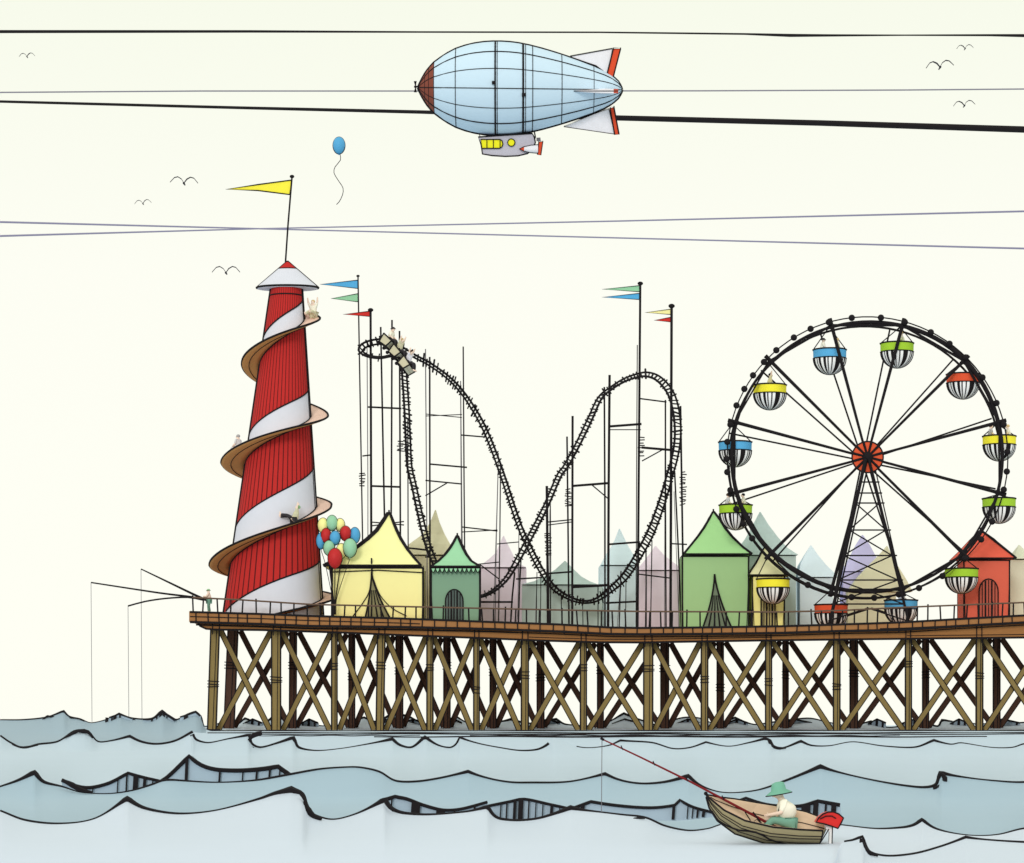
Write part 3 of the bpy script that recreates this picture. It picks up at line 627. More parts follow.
# ------------------------------------------------------------------ tents and booths
def booth(name,label,cat,levels,body,Y0,Y1,roofm,wallm,ink=1.8,ridge=(2.2,2.2),fringe=False,ybase=None,group=None,doors=()):
    """levels: (py, left x, right x) from the apex down to the eaves; body: (left x, right x, py of the wall's top)"""
    x0,x1,yt=body; Yc=(Y0+Y1)/2; xc=P((x0+x1)/2,620,Y0).x; zb=deckz(xc); r=thing(name,label,cat,(xc,Yc,zb),group)
    a=P(x0,yt,Y0); c=P(x1,yt,Y0); zlo=min(deckz(a.x),deckz(c.x))-.05
    b=MB(); b.box((a.x,Y0,zlo),(c.x,Y1,a.z),wallm)
    if ink:
        for (p,s_) in ((a,-1),(c,1)):
            o=random.uniform(.05,.16)*s_
            b.tube([Vector((p.x-o,Y0-.04,zlo)),Vector((p.x+o*.4,Y0-.04,a.z+.12))],m_(.8,Y0)/2,INK,5)
            b.tube([Vector((p.x,Y0,zlo)),Vector((p.x,Y0,a.z))],m_(ink,Y0)/2,INK,5)
            b.tube([Vector((p.x,Y1,zlo)),Vector((p.x,Y1,a.z))],m_(ink*.5,Y0)/2,INK,5)
        b.tube([Vector((a.x,Y0-.02,a.z-.02)),Vector((c.x,Y0-.02,a.z-.02))],m_(ink*.9,Y0)/2,INK,5)
    wall=b.build('wall',r)
    b=MB(); y_e=levels[-1][0]; hw=levels[-1]; tot=max(1e-3,(hw[2]-hw[1]))
    Ye0=Y0-.25; Ye1=Y1+.25; xa=(levels[0][1]+levels[0][2])/2
    for (py,xl,xr) in levels:
        f=max(.004,(xr-xl)/tot); ya=Yc-(Yc-Ye0)*f; yb=Yc+(Ye1-Yc)*f
        pl=P(xl,py,Yc); pr=P(xr,py,Yc)
        b.v += [Vector((pl.x,ya,pl.z)),Vector((pr.x,ya,pr.z)),Vector((pr.x,yb,pr.z)),Vector((pl.x,yb,pl.z))]
    for i in range(len(levels)-1):
        for k in range(4):
            l=(k+1)%4; b.face((i*4+k,i*4+l,i*4+4+l,i*4+4+k),roofm)
    b.face((3,2,1,0),roofm); e=(len(levels)-1)*4; b.face((e,e+1,e+2,e+3),roofm)
    if ink:
        n_=len(levels)
        for k,rw in ((0,ridge[0]),(1,ridge[1])):
            b.tube([b.v[i*4+k].copy() for i in range(n_)],[m_(rw*(1.35-.6*abs(i/(n_-1)-.45)),Y0)/2 for i in range(n_)],INK,5)
        for k,dx in ((0,-.07),(1,.08)): b.tube([b.v[i*4+k]+Vector((dx*math.sin(i*1.7),-.05,.06)) for i in range(n_)],m_(.7,Y0)/2,INK,5)
        for k in (2,3): b.tube([b.v[i*4+k].copy() for i in range(n_)],m_(.8,Y0)/2,INK,5)
        for k in range(4): b.tube([b.v[e+k].copy(),b.v[e+(k+1)%4].copy()],m_(ink if k==0 else .8,Y0)/2,INK,5)
        b.tube([P(levels[0][1]*.5+levels[0][2]*.5,levels[0][0]-3,Yc),P(xa,levels[0][0]+2,Yc)],m_(1.8,Yc)/2,INK,5)
    roof=b.build('roof',r)
    if fringe:
        b=MB(); n_=11; st=(x1-x0)/n_
        for k in range(n_):
            pts=[(x0+k*st+st*j/6,yt+.5+4.0*math.sin(math.pi*j/6)) for j in range(7)]
            b.prism(pts,Y0-.30,Y0-.24,roofm); b.ptube(pts,1.0,Y0-.32)
        b.build('fringe',roof)
    return r,wall,zlo
def arch_door(r,x0,x1,ytop,Y,base,mt,stripes=5,strm=INK):
    xm=(x0+x1)/2; hw=(x1-x0)/2; zb=base; pts=[]
    for j in range(13):
        a=math.pi*j/12; pts.append((xm-math.cos(a)*hw, ytop+hw*1.35-math.sin(a)*hw*1.35))
    f=[P(x,y,Y) for x,y in pts]; f=[Vector((f[0].x,Y,zb))]+f+[Vector((f[-1].x,Y,zb))]
    b=MB(); q=0; n_=len(f); b.v += [v+Vector((0,-.06,0)) for v in f]+[v+Vector((0,.05,0)) for v in f]
    b.face(range(n_),mt)
    for i in range(n_):
        j=(i+1)%n_; b.face((i,n_+i,n_+j,j),mt)
    b.tube([v+Vector((0,-.07,0)) for v in f],m_(1.5,Y)/2,INK,5)
    for k in range(stripes):
        x=x0+(x1-x0)*(k+1)/(stripes+1); yy=ytop+hw*1.35*(1-math.sqrt(max(0,1-((x-xm)/hw)**2)))+1
        b.tube([P(x,yy,Y)+Vector((0,-.08,0)),Vector((P(x,yy,Y).x,Y-.08,zb))],m_(1.0+ (k%2)*.8,Y)/2,strm,5)
    return b.build('door',r)
def flap(r,xa,ya,x0,x1,Y,zb,mt,stripes=3,sweep=None):
    b=MB(); L=[];Rr=[]
    ybp=CAMZ; pb=HZ-(zb-CAMZ)*F/(Y-CAMY)
    for j in range(9):
        t=j/8; L.append((xa+(x0-xa)*t**1.7, ya+(pb-ya)*t)); Rr.append((xa+(x1-xa)*t**1.4, ya+(pb-ya)*t))
    b.prism([(x,y) for x,y in L]+Rr[::-1],Y-.05,Y+.05,mt)
    b.ptube(L,1.8,Y-.07); b.ptube(Rr,2.0,Y-.07)
    for k in range(stripes):
        f=(k+1)/(stripes+1); b.ptube([(L[j][0]*(1-f)+Rr[j][0]*f,L[j][1]) for j in range(3,9)],[1,1.2,1.4,1.6,1.8,2.0],Y-.07)
    o=b.build('doorway',r)
    if sweep:
        b=MB()
        for pts in sweep: pp,_=crspline(pts,4); b.ptube(pp,1.1,Y-.06)
        b.build('curtain_hem',r)
    return o
TYR=mat('tent_yellow_roof',(255,246,168),.97,.02); TYW=mat('tent_yellow_wall',(255,240,160),.97,.02)
TGR=mat('tent_mint_roof',(156,212,164),.95,.02); TGW=mat('tent_green_wall',(126,162,132),.95,.02)
TLR=mat('tent_leaf_roof',(168,220,146),.95,.02); TLW=mat('tent_leaf_wall',(160,200,138),.95,.02)
OLIVE=mat('olive_lining',(140,136,96),.9); DOORD=mat('slate_door',(96,112,104),.85)
r,wll,zl=booth('marquee','large pale yellow marquee with a pointed roof and split entrance beside the balloons','tent',
 [(513,388.2,389.8),(520,384,392.5),(531,377,397),(540,368,401.4),(551,354.5,408.4),(560,339,415.5),(567.5,326,422)],(332,423,567.5),1.8,6.4,TYR,TYW,2.4,(4.0,3.0))
flap(r,371.5,572,364.5,391.5,1.8,zl,OLIVE,3,[[(371,578),(369,592),(362,604),(353,616)],[(373,578),(380,595),(392,608),(406.6,616)]])
MB().ptube([(371.5,558),(372,575)],1.8,1.7).ptube([(333,572),(378,570.2),(423,572.6)],1.3,1.75).build('guy_pole',r)
r,wll,zl=booth('striped_booth','small mint green booth with scalloped fringe and arched dark doorway','booth',
 [(536,456.7,457.8),(541,454.5,459.8),(548,450.5,463),(555,445.5,466.5),(562,439,471.5),(568,431.5,480)],(431,480,568),2.0,5.2,TGR,TGW,2.4,(2.6,2.8),fringe=True)
arch_door(r,445.5,463,589.5,2.0,zl,DOORD,5)
r,wll,zl=booth('marquee','leaf green marquee with split entrance between the coaster and the big wheel','tent',
 [(512,712.8,714),(520,708.5,719.5),(529,703,724.5),(538,696.5,731),(549,687.5,741),(556,682,749)],(682.5,748.5,556),6.6,11,TLR,TLW,1.8,(2.2,2.6))
flap(r,714.5,574,701.5,733,6.6,zl,mat('sage_lining',(118,134,108),.9),4)
YBR=mat('booth_straw_roof',(226,224,172),.95,.02); YBW=mat('booth_yellow_wall',(252,242,150),.96,.02)
r,wll,zl=booth('ticket_booth','narrow yellow booth with straw coloured pointed roof under the wheel rim','booth',
 [(547,764.6,765.8),(554,760.5,770.5),(564,755,777.5),(576,746.5,788.5)],(752.5,784.5,576),6.4,9.0,YBR,YBW,1.5,(1.6,1.6))
arch_door(r,761,775,582,6.4,zl,mat('straw_shutter',(190,180,120),.9),4)
RBR=mat('booth_red_roof',(230,100,76),.93,.03); RBW=mat('booth_red_wall',(224,106,82),.93,.03)
r,wll,zl=booth('ticket_booth','brick red booth with gabled roof and arched shutter at the right end of pier','booth',
 [(530.5,980,981),(540,970.5,991.5),(550,962,1002),(559.5,953,1012)],(964,1009.5,560),6.6,9.6,RBR,RBW,1.7,(1.6,2.6))
arch_door(r,979,998,579,6.6,zl,mat('red_shutter',(196,100,80),.9),5)
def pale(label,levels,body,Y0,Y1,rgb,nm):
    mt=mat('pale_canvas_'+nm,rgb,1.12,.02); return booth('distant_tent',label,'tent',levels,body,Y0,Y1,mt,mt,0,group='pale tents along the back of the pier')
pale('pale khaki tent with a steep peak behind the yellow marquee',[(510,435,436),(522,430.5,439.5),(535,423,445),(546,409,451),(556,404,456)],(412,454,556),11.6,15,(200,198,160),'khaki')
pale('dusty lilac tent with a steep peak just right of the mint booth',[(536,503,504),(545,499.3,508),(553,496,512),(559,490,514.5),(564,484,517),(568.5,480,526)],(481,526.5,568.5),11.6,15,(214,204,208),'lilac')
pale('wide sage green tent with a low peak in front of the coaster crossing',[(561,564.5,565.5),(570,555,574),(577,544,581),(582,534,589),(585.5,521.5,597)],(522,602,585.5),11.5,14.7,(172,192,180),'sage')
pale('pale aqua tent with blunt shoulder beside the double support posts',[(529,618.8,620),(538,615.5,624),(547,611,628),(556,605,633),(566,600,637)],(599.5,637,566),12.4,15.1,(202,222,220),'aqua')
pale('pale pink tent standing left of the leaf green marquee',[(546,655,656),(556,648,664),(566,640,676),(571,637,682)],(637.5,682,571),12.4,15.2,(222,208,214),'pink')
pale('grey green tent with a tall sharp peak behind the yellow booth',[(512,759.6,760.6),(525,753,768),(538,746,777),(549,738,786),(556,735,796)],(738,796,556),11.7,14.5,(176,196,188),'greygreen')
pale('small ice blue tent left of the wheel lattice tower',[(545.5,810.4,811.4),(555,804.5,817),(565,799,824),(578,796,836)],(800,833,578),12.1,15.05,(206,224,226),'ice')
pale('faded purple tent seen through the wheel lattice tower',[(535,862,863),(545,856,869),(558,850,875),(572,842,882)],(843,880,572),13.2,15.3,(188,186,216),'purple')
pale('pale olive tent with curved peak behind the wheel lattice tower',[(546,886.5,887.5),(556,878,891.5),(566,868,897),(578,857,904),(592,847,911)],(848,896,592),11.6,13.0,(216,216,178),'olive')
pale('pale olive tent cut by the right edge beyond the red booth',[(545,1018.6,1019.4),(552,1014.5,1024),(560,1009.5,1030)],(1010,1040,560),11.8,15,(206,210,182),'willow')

# ------------------------------------------------------------------ ferris wheel
WC=(867.0,457.5); YF,YB=2.9,5.6; YG=(YF+YB)/2
ORG=mat('orange_hub_paint',(224,92,54),.93)
wheel=thing('ferris_wheel','big black ferris wheel with twelve gondolas and an orange hub at right','ferris wheel',(P(867,624,YG).x,YG,deckz(P(867,624,YG).x)))
def wp(r_,deg,Y,dx=0,dy=0):
    a=math.radians(deg); c=P(*WC,YF); s_=m_(1,YG)
    return Vector((c.x+(math.cos(a)*r_+dx)*s_,Y,c.z+(math.sin(a)*r_+dy)*s_))
ang12=[15+30*k for k in range(12)]
b=MB(); b.tube([wp(134.3+2.8*math.exp(-((d-48)/28.0)**2)-1.0*math.exp(-((d-250)/40.0)**2),d,YF) for d in range(0,360,4)],[m_(3.7+1.1*math.sin(math.radians(d*2)),YG)/2 for d in range(0,360,4)],INK,8,closed=True)
b.tube([wp(139.5,d,YF+.05,.6,.4) for d in range(0,360,4)],m_(1.4,YG)/2,INK,6,closed=True)
b.build('front_rim',wheel)
b=MB(); b.tube([wp(137,d,YB,2.5,-1.5) for d in range(0,360,4)],m_(2.4,YG)/2,INK,6,closed=True); b.build('rear_rim',wheel)
for i,a in enumerate(ang12):
    a2=ang12[(i+1)%12]
    MB().tube([wp(136,a,YF),wp(136,a2,YF)],m_(2.8 if i in(0,1,2,3,8,9,7) else 2.0,YG)/2,INK,6).build('chord_bar',wheel)
    b=MB(); b.tube([wp(4,a,YF),wp(137,a,YF)],[m_(2.6,YG)/2,m_(3.9,YG)/2],INK,6); b.tube([wp(6,a,YB),wp(137,a+3.2,YB)],m_(1.9,YG)/2,INK,6)
    b.tube([wp(143,a,YF),wp(132,a,YF)],m_(4.5,YG)/2,INK,6); b.build('spoke',wheel)
    MB().tube([wp(137,a,YF-.1),wp(137,a,YB+.1)],m_(1.8,YG)/2,INK,6).build('axle',wheel)
b=MB(); c=wp(0,0,YF-.35)
b.lathe([(.001,-.0),(m_(15.5,YG),0),(m_(15.5,YG),.4),(.001,.4)],c,'y',40,ORG)
for a in ang12:
    for o in (0,3.2): b.tube([wp(3,a+o*3,YF-.38),wp(15.5,a+o,YF-.38)],m_(2.4 if o==0 else 1.4,YG)/2,INK,5)
b.tube([wp(15.5,d,YF-.36) for d in range(0,360,10)],m_(1.6,YG)/2,INK,6,closed=True)
b.ball(wp(0,0,YF-.4),m_(5.5,YG),INK,1,8); b.tube([wp(0,0,YF-.6),wp(0,0,YB+.8)],m_(6,YG)/2,INK,10)
b.build('hub',wheel)
BULB=[(852,320),(829,323),(812,332),(796,341),(777,351),(764,362),(754,376),(748,391),(738,406),(732,425),(728.5,442),(726.5,459),(728,472),(731,490),(734,510),(740.5,525),(749,540.6),(807.6,585.5),(832,590),(852,593),(874,593),(898,591),(918,585.5),(940.5,573),(963,557),(982,540),(987,519),(1001,489),(1001.6,471),(1004,452),(1001.6,425),(999,402),(986,375),(969,354),(953,339),(933,328),(906,318),(881,317)]
for (x,y) in BULB:
    l_=math.hypot(x-WC[0],y-WC[1]); x=WC[0]+(x-WC[0])*140.5/l_; y=WC[1]+(y-WC[1])*140.5/l_
    MB().ball(P(x,y,YF-.25),m_(3.3,YF),INK,1,8).build('light_bulb',wheel,True)
def frame(Yf,Ys,w1,off,nm):
    b=MB(); ap=(865+off,459); 
    Lx=lambda y: 865.5+off-38.0*(y-459)/165; Rx=lambda y: 869+off+39.5*(y-459)/165
    for fx,ww in ((Lx,w1),(Rx,w1*.75)):
        p=P(fx(620),624,Yf); b.tube([P(fx(459),459,Yf),Vector((p.x,Ys,deckz(p.x)))],m_(ww,Yf)/2,INK,6)
    YY=lambda y: Yf+(Ys-Yf)*(y-459)/165
    lv=[482,493,503,530,555.5,580,604]
    for y in lv: b.tube([P(Lx(y)-1,y,YY(y)),P(Rx(y)+1,y,YY(y))],m_(1.6,Yf)/2,INK,5)
    if Yf>4: lv=[]
    for y0,y1 in zip(lv[2:],lv[3:]):
        b.tube([P(Lx(y0),y0,YY(y0)),P(Rx(y1),y1,YY(y1))],m_(1.5,Yf)/2,INK,5); b.tube([P(Rx(y0),y0,YY(y0)),P(Lx(y1),y1,YY(y1))],m_(1.5,Yf)/2,INK,5)
    y0,y1=604,621; b.tube([P((Lx(y0)+Rx(y0))/2,608,YY(y0)),P(Lx(y1),y1,YY(y1))],m_(1.5,Yf)/2,INK,5); b.tube([P((Lx(y0)+Rx(y0))/2,608,YY(y0)),P(Rx(y1),y1,YY(y1))],m_(1.5,Yf)/2,INK,5)
    return b.build(nm,wheel)
frame(2.2,1.6,3.8,0,'front_support'); frame(6.6,7.2,1.8,4,'rear_support')
WST=mat('white_stripe',(250,250,246),.93); GB=mat('gondola_blue',(90,172,214),.95); GY=mat('gondola_yellow',(250,236,60),.95); GG=mat('gondola_green',(164,208,56),.95); GR=mat('gondola_red',(224,88,52),.95)
GON=[(829.7,350,GB,'blue banded gondola with two riders just left of the wheel top'),(897,343.5,GG,'green banded gondola with one rider just right of the wheel top'),
 (963,374.5,GR,'red banded gondola hanging at the upper right of the wheel'),(999.3,436.5,GY,'yellow banded gondola with two riders at the far right of the wheel'),
 (999,498.8,GG,'green banded gondola at the far right below the yellow one'),(961.5,569,GG,'green banded gondola hanging in front of the red booth'),
 (901,600.5,GB,'blue banded gondola at the wheel bottom beside the right tower leg'),(831,605,GR,'red banded gondola at the wheel bottom beside the left tower leg'),
 (773,579.3,GY,'yellow banded gondola hanging in front of the yellow booth'),(735.6,505.3,GG,'green banded gondola with riders low on the left side of the wheel'),
 (735.2,442.3,GB,'blue banded gondola at the far left of the wheel'),(769.8,385.3,GY,'yellow banded gondola with one rider at the upper left of wheel')]
NODE=[105,75,45,15,-15,-45,-75,-105,-135,-165,165,135]
for (gx,gy,gm,lb),na_ in zip(GON,NODE):
    c=P(gx,gy,YG); r=thing('gondola',lb,'gondola',c+Vector((0,0,-m_(24.5,YG))),'gondolas hanging on the ferris wheel')
    R0=m_(16.6,YG); hb=m_(8.6,YG); hd=m_(16,YG)
    b=MB(); b.lathe([(R0*.93,0),(R0,0),(R0*.985,-hb),(R0*.9,-hb),(R0*.88,-.02)],c,'z',40,gm)
    # open ring: rim lines
    for z_,w_ in ((0,1.6),(-hb,1.1)): b.tube([c+Vector((math.cos(t*math.pi/20)*R0,math.sin(t*math.pi/20)*R0,z_)) for t in range(40)],m_(w_,YG)/2,INK,5,closed=True)
    b.build('rim_band',r)
    b=MB(); prof=[]
    for j in range(13):
        a=math.pi/2*j/12; prof.append((max(.001,R0*.975*math.cos(a)),-hb-hd*math.sin(a)))
    n_=72
    seq=[(0 if random.random()<.5 else 1) for _ in range(n_)]
    for k in range(n_): seq[k]=1 if (k%3==0 or k%7 in(2,) or (k%11 in(4,5))) else 0
    b.lathe(prof,c,'z',n_,mts=lambda i,k: INK if seq[k] else WST)
    b.tube([c+Vector((math.cos(math.pi*t/16)*R0*.985,0,-hb-math.sin(math.pi*t/16)*hd)) for t in range(17)],m_(1.3,YG)/2,INK,5)
    b.build('tub',r)
    b=MB(); apx=wp(137,na_,YG); 
    for s_ in (-1,1):
        b.tube([apx,c+Vector((s_*R0,0,0))],m_(1.1,YG)/2,INK,5)
    b.tube([c+Vector((-R0*1.05,0,.02)),c+Vector((R0*1.05,0,.04))],m_(1.0,YG)/2,INK,5)
    b.build('hanger',r)
def rider(gx,gy,dx,yaw,lb,sh,hair=None,hat=None,pose='sit'):
    person(P(gx+dx,gy,YG)+Vector((0,0,-.05)),yaw,pose,lb,sh,DARKC,hat=hat,hair=hair,scale=1.15,group='riders on the ferris wheel')
rider(829.7,350,-7,0,'rider in a dark cap at the left of the top blue gondola',CREAM,hat=DARKC)
rider(829.7,350,8,math.pi,'fair haired rider at the right of the top blue gondola',KHAKIC,hair=FAIRH)
rider(897,343.5,5,math.pi*.9,'rider in a straw hat alone in the top green gondola',CREAM,hat=FAIRH)
rider(999.3,436.5,-9,0,'brown haired rider at the left of the far right yellow gondola',PALEG,hair=BROWNH)
rider(999.3,436.5,9,math.pi,'fair haired rider at the right of the far right yellow gondola',CREAM,hair=FAIRH)
rider(769.8,385.3,0,0,'slim rider with arms raised in the upper left yellow gondola',KHAKIC,hair=BLACKH,pose='sit up')
rider(735.6,505.3,-8,0,'rider in pale grey at the left of the low left green gondola',PALEG,hair=BROWNH)
rider(735.6,505.3,8,math.pi,'rider in cream at the right of the low left green gondola',CREAM,hair=BLACKH)
rider(901,600.5,0,math.pi*.1,'rider in white in the blue gondola at the wheel bottom',WHITEC,hair=BROWNH)

# ------------------------------------------------------------------ people on the slide and on the pier
def on_chute(ph,frac=.55): 
    y=chy(ph); wd=m_(17,YT); return tpt(y,ph,wd*frac,.28)
person(on_chute(-6),math.radians(250),'slide up','rider in cream about to slide at the very top of the tower chute',CREAM,KHAKIC,hair=FAIRH,scale=1.3,group='riders on the spiral slide')
person(on_chute(522,.5)+Vector((0,0,.45)),math.radians(150),'sit','pale grey rider on the left bend halfway down the chute',PALEG,PALEG,hair=mat('grey_hair',(176,176,172),.9),scale=1.25,group='riders on the spiral slide')
person(on_chute(785,.5),math.radians(180),'slide up','khaki shirted rider sliding feet first across the front of the tower',KHAKIC,DARKC,hair=LGREEN,scale=1.35,lean=-.35,group='riders on the spiral slide')
pz=P(209,600,1.2); pl=Vector((pz.x,1.2,deckz(pz.x)+.90))
person(pl,math.pi,'stand hold','angler in a green cap standing at the left end rail of the pier',mat('peach_cloth',(240,214,190),.92),GREENC,hat=LGREEN,scale=1.0)
def rod(pts,w0,w1,Y,drop,lb):
    r=thing('fishing_rod',lb,'fishing rod',P(pts[0][0],pts[0][1],Y),'fishing rods over the pier end'); pp,_=crspline(pts,6); n_=len(pp)
    MB().ptube(pp,[w0+(w1-w0)*i/(n_-1) for i in range(n_)],Y).build('rod_blank',r)
    MB().ptube([pts[-1],(pts[-1][0]+1,drop)],.55,Y,GREYL,5).build('fishing_line',r)
rod([(206,600),(196,595.5),(166,581),(141,569)],3.0,1.4,.6,722,'fishing rod angled highest out over the water from the pier end')
rod([(203,599.5),(192,597),(160,593),(91,582.5)],2.4,1.6,.3,722,'longest fishing rod reaching farthest left from the pier end')
rod([(203,600),(188,597.3),(165,598.5),(145,601.5),(128,606)],2.0,1.8,0,736,'short drooping fishing rod lowest at the pier end')

# ------------------------------------------------------------------ balloons
BC={'yellow':mat('balloon_yellow',(255,244,156),.95,.02,2,.5),'green':mat('balloon_green',(152,206,164),.95,.02,2,.5),'blue':mat('balloon_blue',(84,166,208),.95,.02,2,.5),'red':mat('balloon_red',(190,44,44),.95,.02,2,.5)}
def balloon(x,y,w_,h_,col,Y,string,lb,group=None):
    c=P(x,y,Y); r=thing('balloon',lb,'balloon',P(x,y+h_/2,Y),group)
    b=MB(); R0=m_(w_/2,Y); k=h_/w_; n_=16
    prof=[(max(.001,math.sin(math.pi*i/n_)*R0*(1+.06*math.cos(math.pi*i/n_+math.pi)*-1*-1)), -math.cos(math.pi*i/n_)*R0*k) for i in range(n_+1)]
    b.lathe(prof,c,'z',28,BC[col])
    b.lathe([(R0*.16,-R0*k-.06),(.02,-R0*k+.02)],c,'z',8,BC[col]); b.build('envelope',r,True)
    MB().tube([c+Vector((math.cos(t*math.pi/16)*R0*1.0,0,math.sin(t*math.pi/16)*R0*k)) for t in range(32)],m_(1.1,Y)/2,INK,5,closed=True).build('seam',r)
    pp,_=crspline(string,3) if len(string)>2 else (string,0); MB().ptube(pp,.8,Y).build('string',r)
balloon(339,145.5,12,17,'blue',4,[(340,154),(340.5,160),(335,167),(334,173),(338,180),(343,188),(342.5,195),(339,202),(336.5,204.5)],'single bright blue balloon drifting free in the sky with a wavy string')
BL=[(323,525.5,10.5,15,'yellow',.9,'yellow balloon at the upper left of the bunch'),(340,525,9.5,13,'yellow',.95,'yellow balloon half hidden at the upper right of the bunch'),(332,523,11,15.5,'green',.6,'green balloon at the very top of the bunch'),
(321,541,9.5,16,'blue',.8,'blue balloon at the far left of the bunch'),(354.8,535.5,10.3,16.2,'blue',.8,'blue balloon at the far right of the bunch'),(326,535.5,10,14.5,'red',.35,'red balloon at the left of the bunch'),
(345.5,533.5,11,15,'red',.45,'red balloon at the right of the bunch'),(335,538,10.6,14,'blue',.1,'blue balloon in the middle of the bunch'),(329,548,11,15,'green',-.2,'green balloon at the lower left of the bunch'),
(341.3,551,10,15,'yellow',0,'yellow balloon at the bottom right of the bunch'),(350,548,13.5,19,'green',-.5,'large green balloon at the lower right of the bunch'),(335,558.3,14.2,20,'red',-1.2,'largest balloon, red and lowest at front of the bunch')]
for (x,y,w_,h_,col,Yo,lb) in BL:
    balloon(x,y,w_,h_,col,.9+Yo*.6+.6,[(x,y+h_/2+1),(x*.7+334.5*.3,y+h_/2+14),(334.5+(x-335)*.12,600),(335+(x-335)*.05,614.5)],lb,'balloons tied in a bunch')

# ------------------------------------------------------------------ airship
YS=60.0
ENV=mat('airship_ice_blue',(202,228,238),.93,.015); NOSE=mat('airship_brown_nose',(132,72,56),.95); AGREY=mat('airship_grey_hull',(196,194,200),.93); AWHT=mat('airship_fin_cloth',(238,238,236),.93); AORG=mat('airship_orange_rudder',(224,82,48),.95); AYEL=mat('airship_window_yellow',(255,240,40),.97)
ship=thing('airship','pale blue airship with brown nose and orange tail rudders flying in the sky','airship',P(505,90,YS))
prof=[(418,.2),(421,6.5),(425,13.5),(429,19),(434,24),(444,31.5),(456,38),(470,42.5),(484,44.8),(497,45.5),(510,45),(523,43.4),(542,39),(561.5,33.4),(578,28),(593.5,22.4),(604,18),(612,13.5),(618,8),(621,3.5),(622,.2)]
xs_=[]; 
for i in range(len(prof)-1):
    for j in range(3):
        t=j/3; xs_.append((prof[i][0]+(prof[i+1][0]-prof[i][0])*t,prof[i][1]+(prof[i+1][1]-prof[i][1])*t))
xs_.append(prof[-1])
# smooth the radii a little
xs_=[xs_[0]]+[(xs_[i][0],(xs_[i-1][1]+2*xs_[i][1]+xs_[i+1][1])/4) for i in range(1,len(xs_)-1)]+[xs_[-1]]
AX=lambda x: 87.5+ (x-418)*.011
def rad(x): return lerp_tab(xs_,x)
def apt(x,ang,k=1.0):  # ang from horizontal-front
    c=P(x,AX(x),YS); r_=m_(rad(x),YS)*k; return c+Vector((0,-math.cos(ang)*r_,math.sin(ang)*r_))
b=MB(); n_=48
for (x,_) in xs_:
    for k in range(n_): b.v.append(apt(x,2*math.pi*k/n_))
for i in range(len(xs_)-1):
    for k in range(n_):
        l=(k+1)%n_; b.face((i*n_+k,i*n_+l,(i+1)*n_+l,(i+1)*n_+k), NOSE if xs_[i+1][0]<=434.5 else ENV)
b.build('envelope',ship,True)
b=MB()
for a,w_ in ((math.asin(.78),1.3),(math.asin(.42),.9),(.0,1.0),(-math.asin(.42),.8),(-math.asin(.75),1.4),(math.pi/2,2.6),(-math.pi/2,3.2),(math.pi*.8,1.2),(math.pi*1.2,1.2),(math.pi,1.2)):
    b.tube([apt(x,a,1.003) for x,_ in xs_[::2]]+[apt(622,a)],m_(w_,YS)/2,INK,5)
for (x,w_) in ((456,.9),(495.4,1.9),(497.4,.8),(523,2.2),(525.5,.7),(532.5,.9),(561.5,.9),(593.5,.7),(434.3,.8),(425,.7),(429,.7)):
    b.tube([apt(x,2*math.pi*k/40,1.003) for k in range(40)],m_(w_,YS)/2,INK,5,closed=True)
for (x,y) in ((494,83),(523.5,94.5)):
    a=math.asin((AX(x)-y)/rad(x)); p=apt(x,a,1.01); b.box(p-Vector((.16,.12,.16)),p+Vector((.16,.12,.16)),INK)
b.build('rigging_seam',ship)
def part(nm,pts,Y0,Y1,mt,w_=1.2,par=ship):
    b=MB(); b.prism(pts,Y0,Y1,mt); b.ptube(pts,w_,Y0-.02,INK,5,closed=True); b.ptube(pts,w_*.8,Y1+.02,INK,5,closed=True); return b.build(nm,par)
f1=part('tail_fin',[(570,57),(612,49.6),(607.5,74),(596,66)],YS-.12,YS+.12,AWHT,.9); part('rudder',[(613,49.5),(620.3,49.2),(613,77.5),(607.2,73)],YS-.2,YS+.2,AORG,1.5,f1)
f2=part('tail_fin',[(564,125.6),(614.6,132.8),(609,108),(594,113)],YS-.12,YS+.12,AWHT,.9); part('rudder',[(610.2,107.5),(614,106),(619.4,133),(615,133.2)],YS-.2,YS+.2,AORG,1.5,f2)
for s_ in (-1,1):
    b=MB(); c0=P(573,91.2,YS); r0=m_(1,YS)
    pts=[(573.5,30),(612,46),(617.5,18),(600,18)]
    q=[Vector((P(x,91,YS).x,YS+s_*m_(rr,YS),P(x,91,YS).z)) for x,rr in pts]
    b.v += [v+Vector((0,0,t_)) for v,t_ in zip(q,(.04,.2,.18,.24))]+[v-Vector((0,0,t_)) for v,t_ in zip(q,(.04,.2,.18,.24))]
    b.face((0,1,2,3),AWHT); b.face((7,6,5,4),AWHT)
    for i in range(4): b.face((i,4+i,4+(i+1)%4,(i+1)%4),AORG if i==1 else AWHT)
    b.tube([q[0],q[1],q[2],q[3]],m_(1,YS)/2,INK,5,closed=True); b.build('tail_plane',ship)
hull=[(478,137.5),(500,136),(532.4,134),(534.5,138),(535.5,143),(533,149),(527.7,153.8),(518,156),(505.5,156.6),(492,155.8),(482.3,154.2),(481,145)]
b=MB(); b.prism(hull,YS-1.1,YS+1.1,AGREY); b.ptube(hull,1.5,YS-1.12,INK,5,closed=True); b.ptube(hull,1.5,YS+1.12,INK,5,closed=True); gd=b.build('cabin',ship)
wn=[(480.6,139.7),(500,139.7),(502,141),(502.8,144),(501.8,147),(499.5,148.4),(482,148.4)]
b=MB(); b.prism(wn,YS-1.18,YS-1.0,AYEL); b.ptube(wn,1.2,YS-1.2,INK,5,closed=True)
for x in (486.8,493.3,500): b.ptube([(x,140),(x,148.2)],1,YS-1.2)
b.build('window',gd)
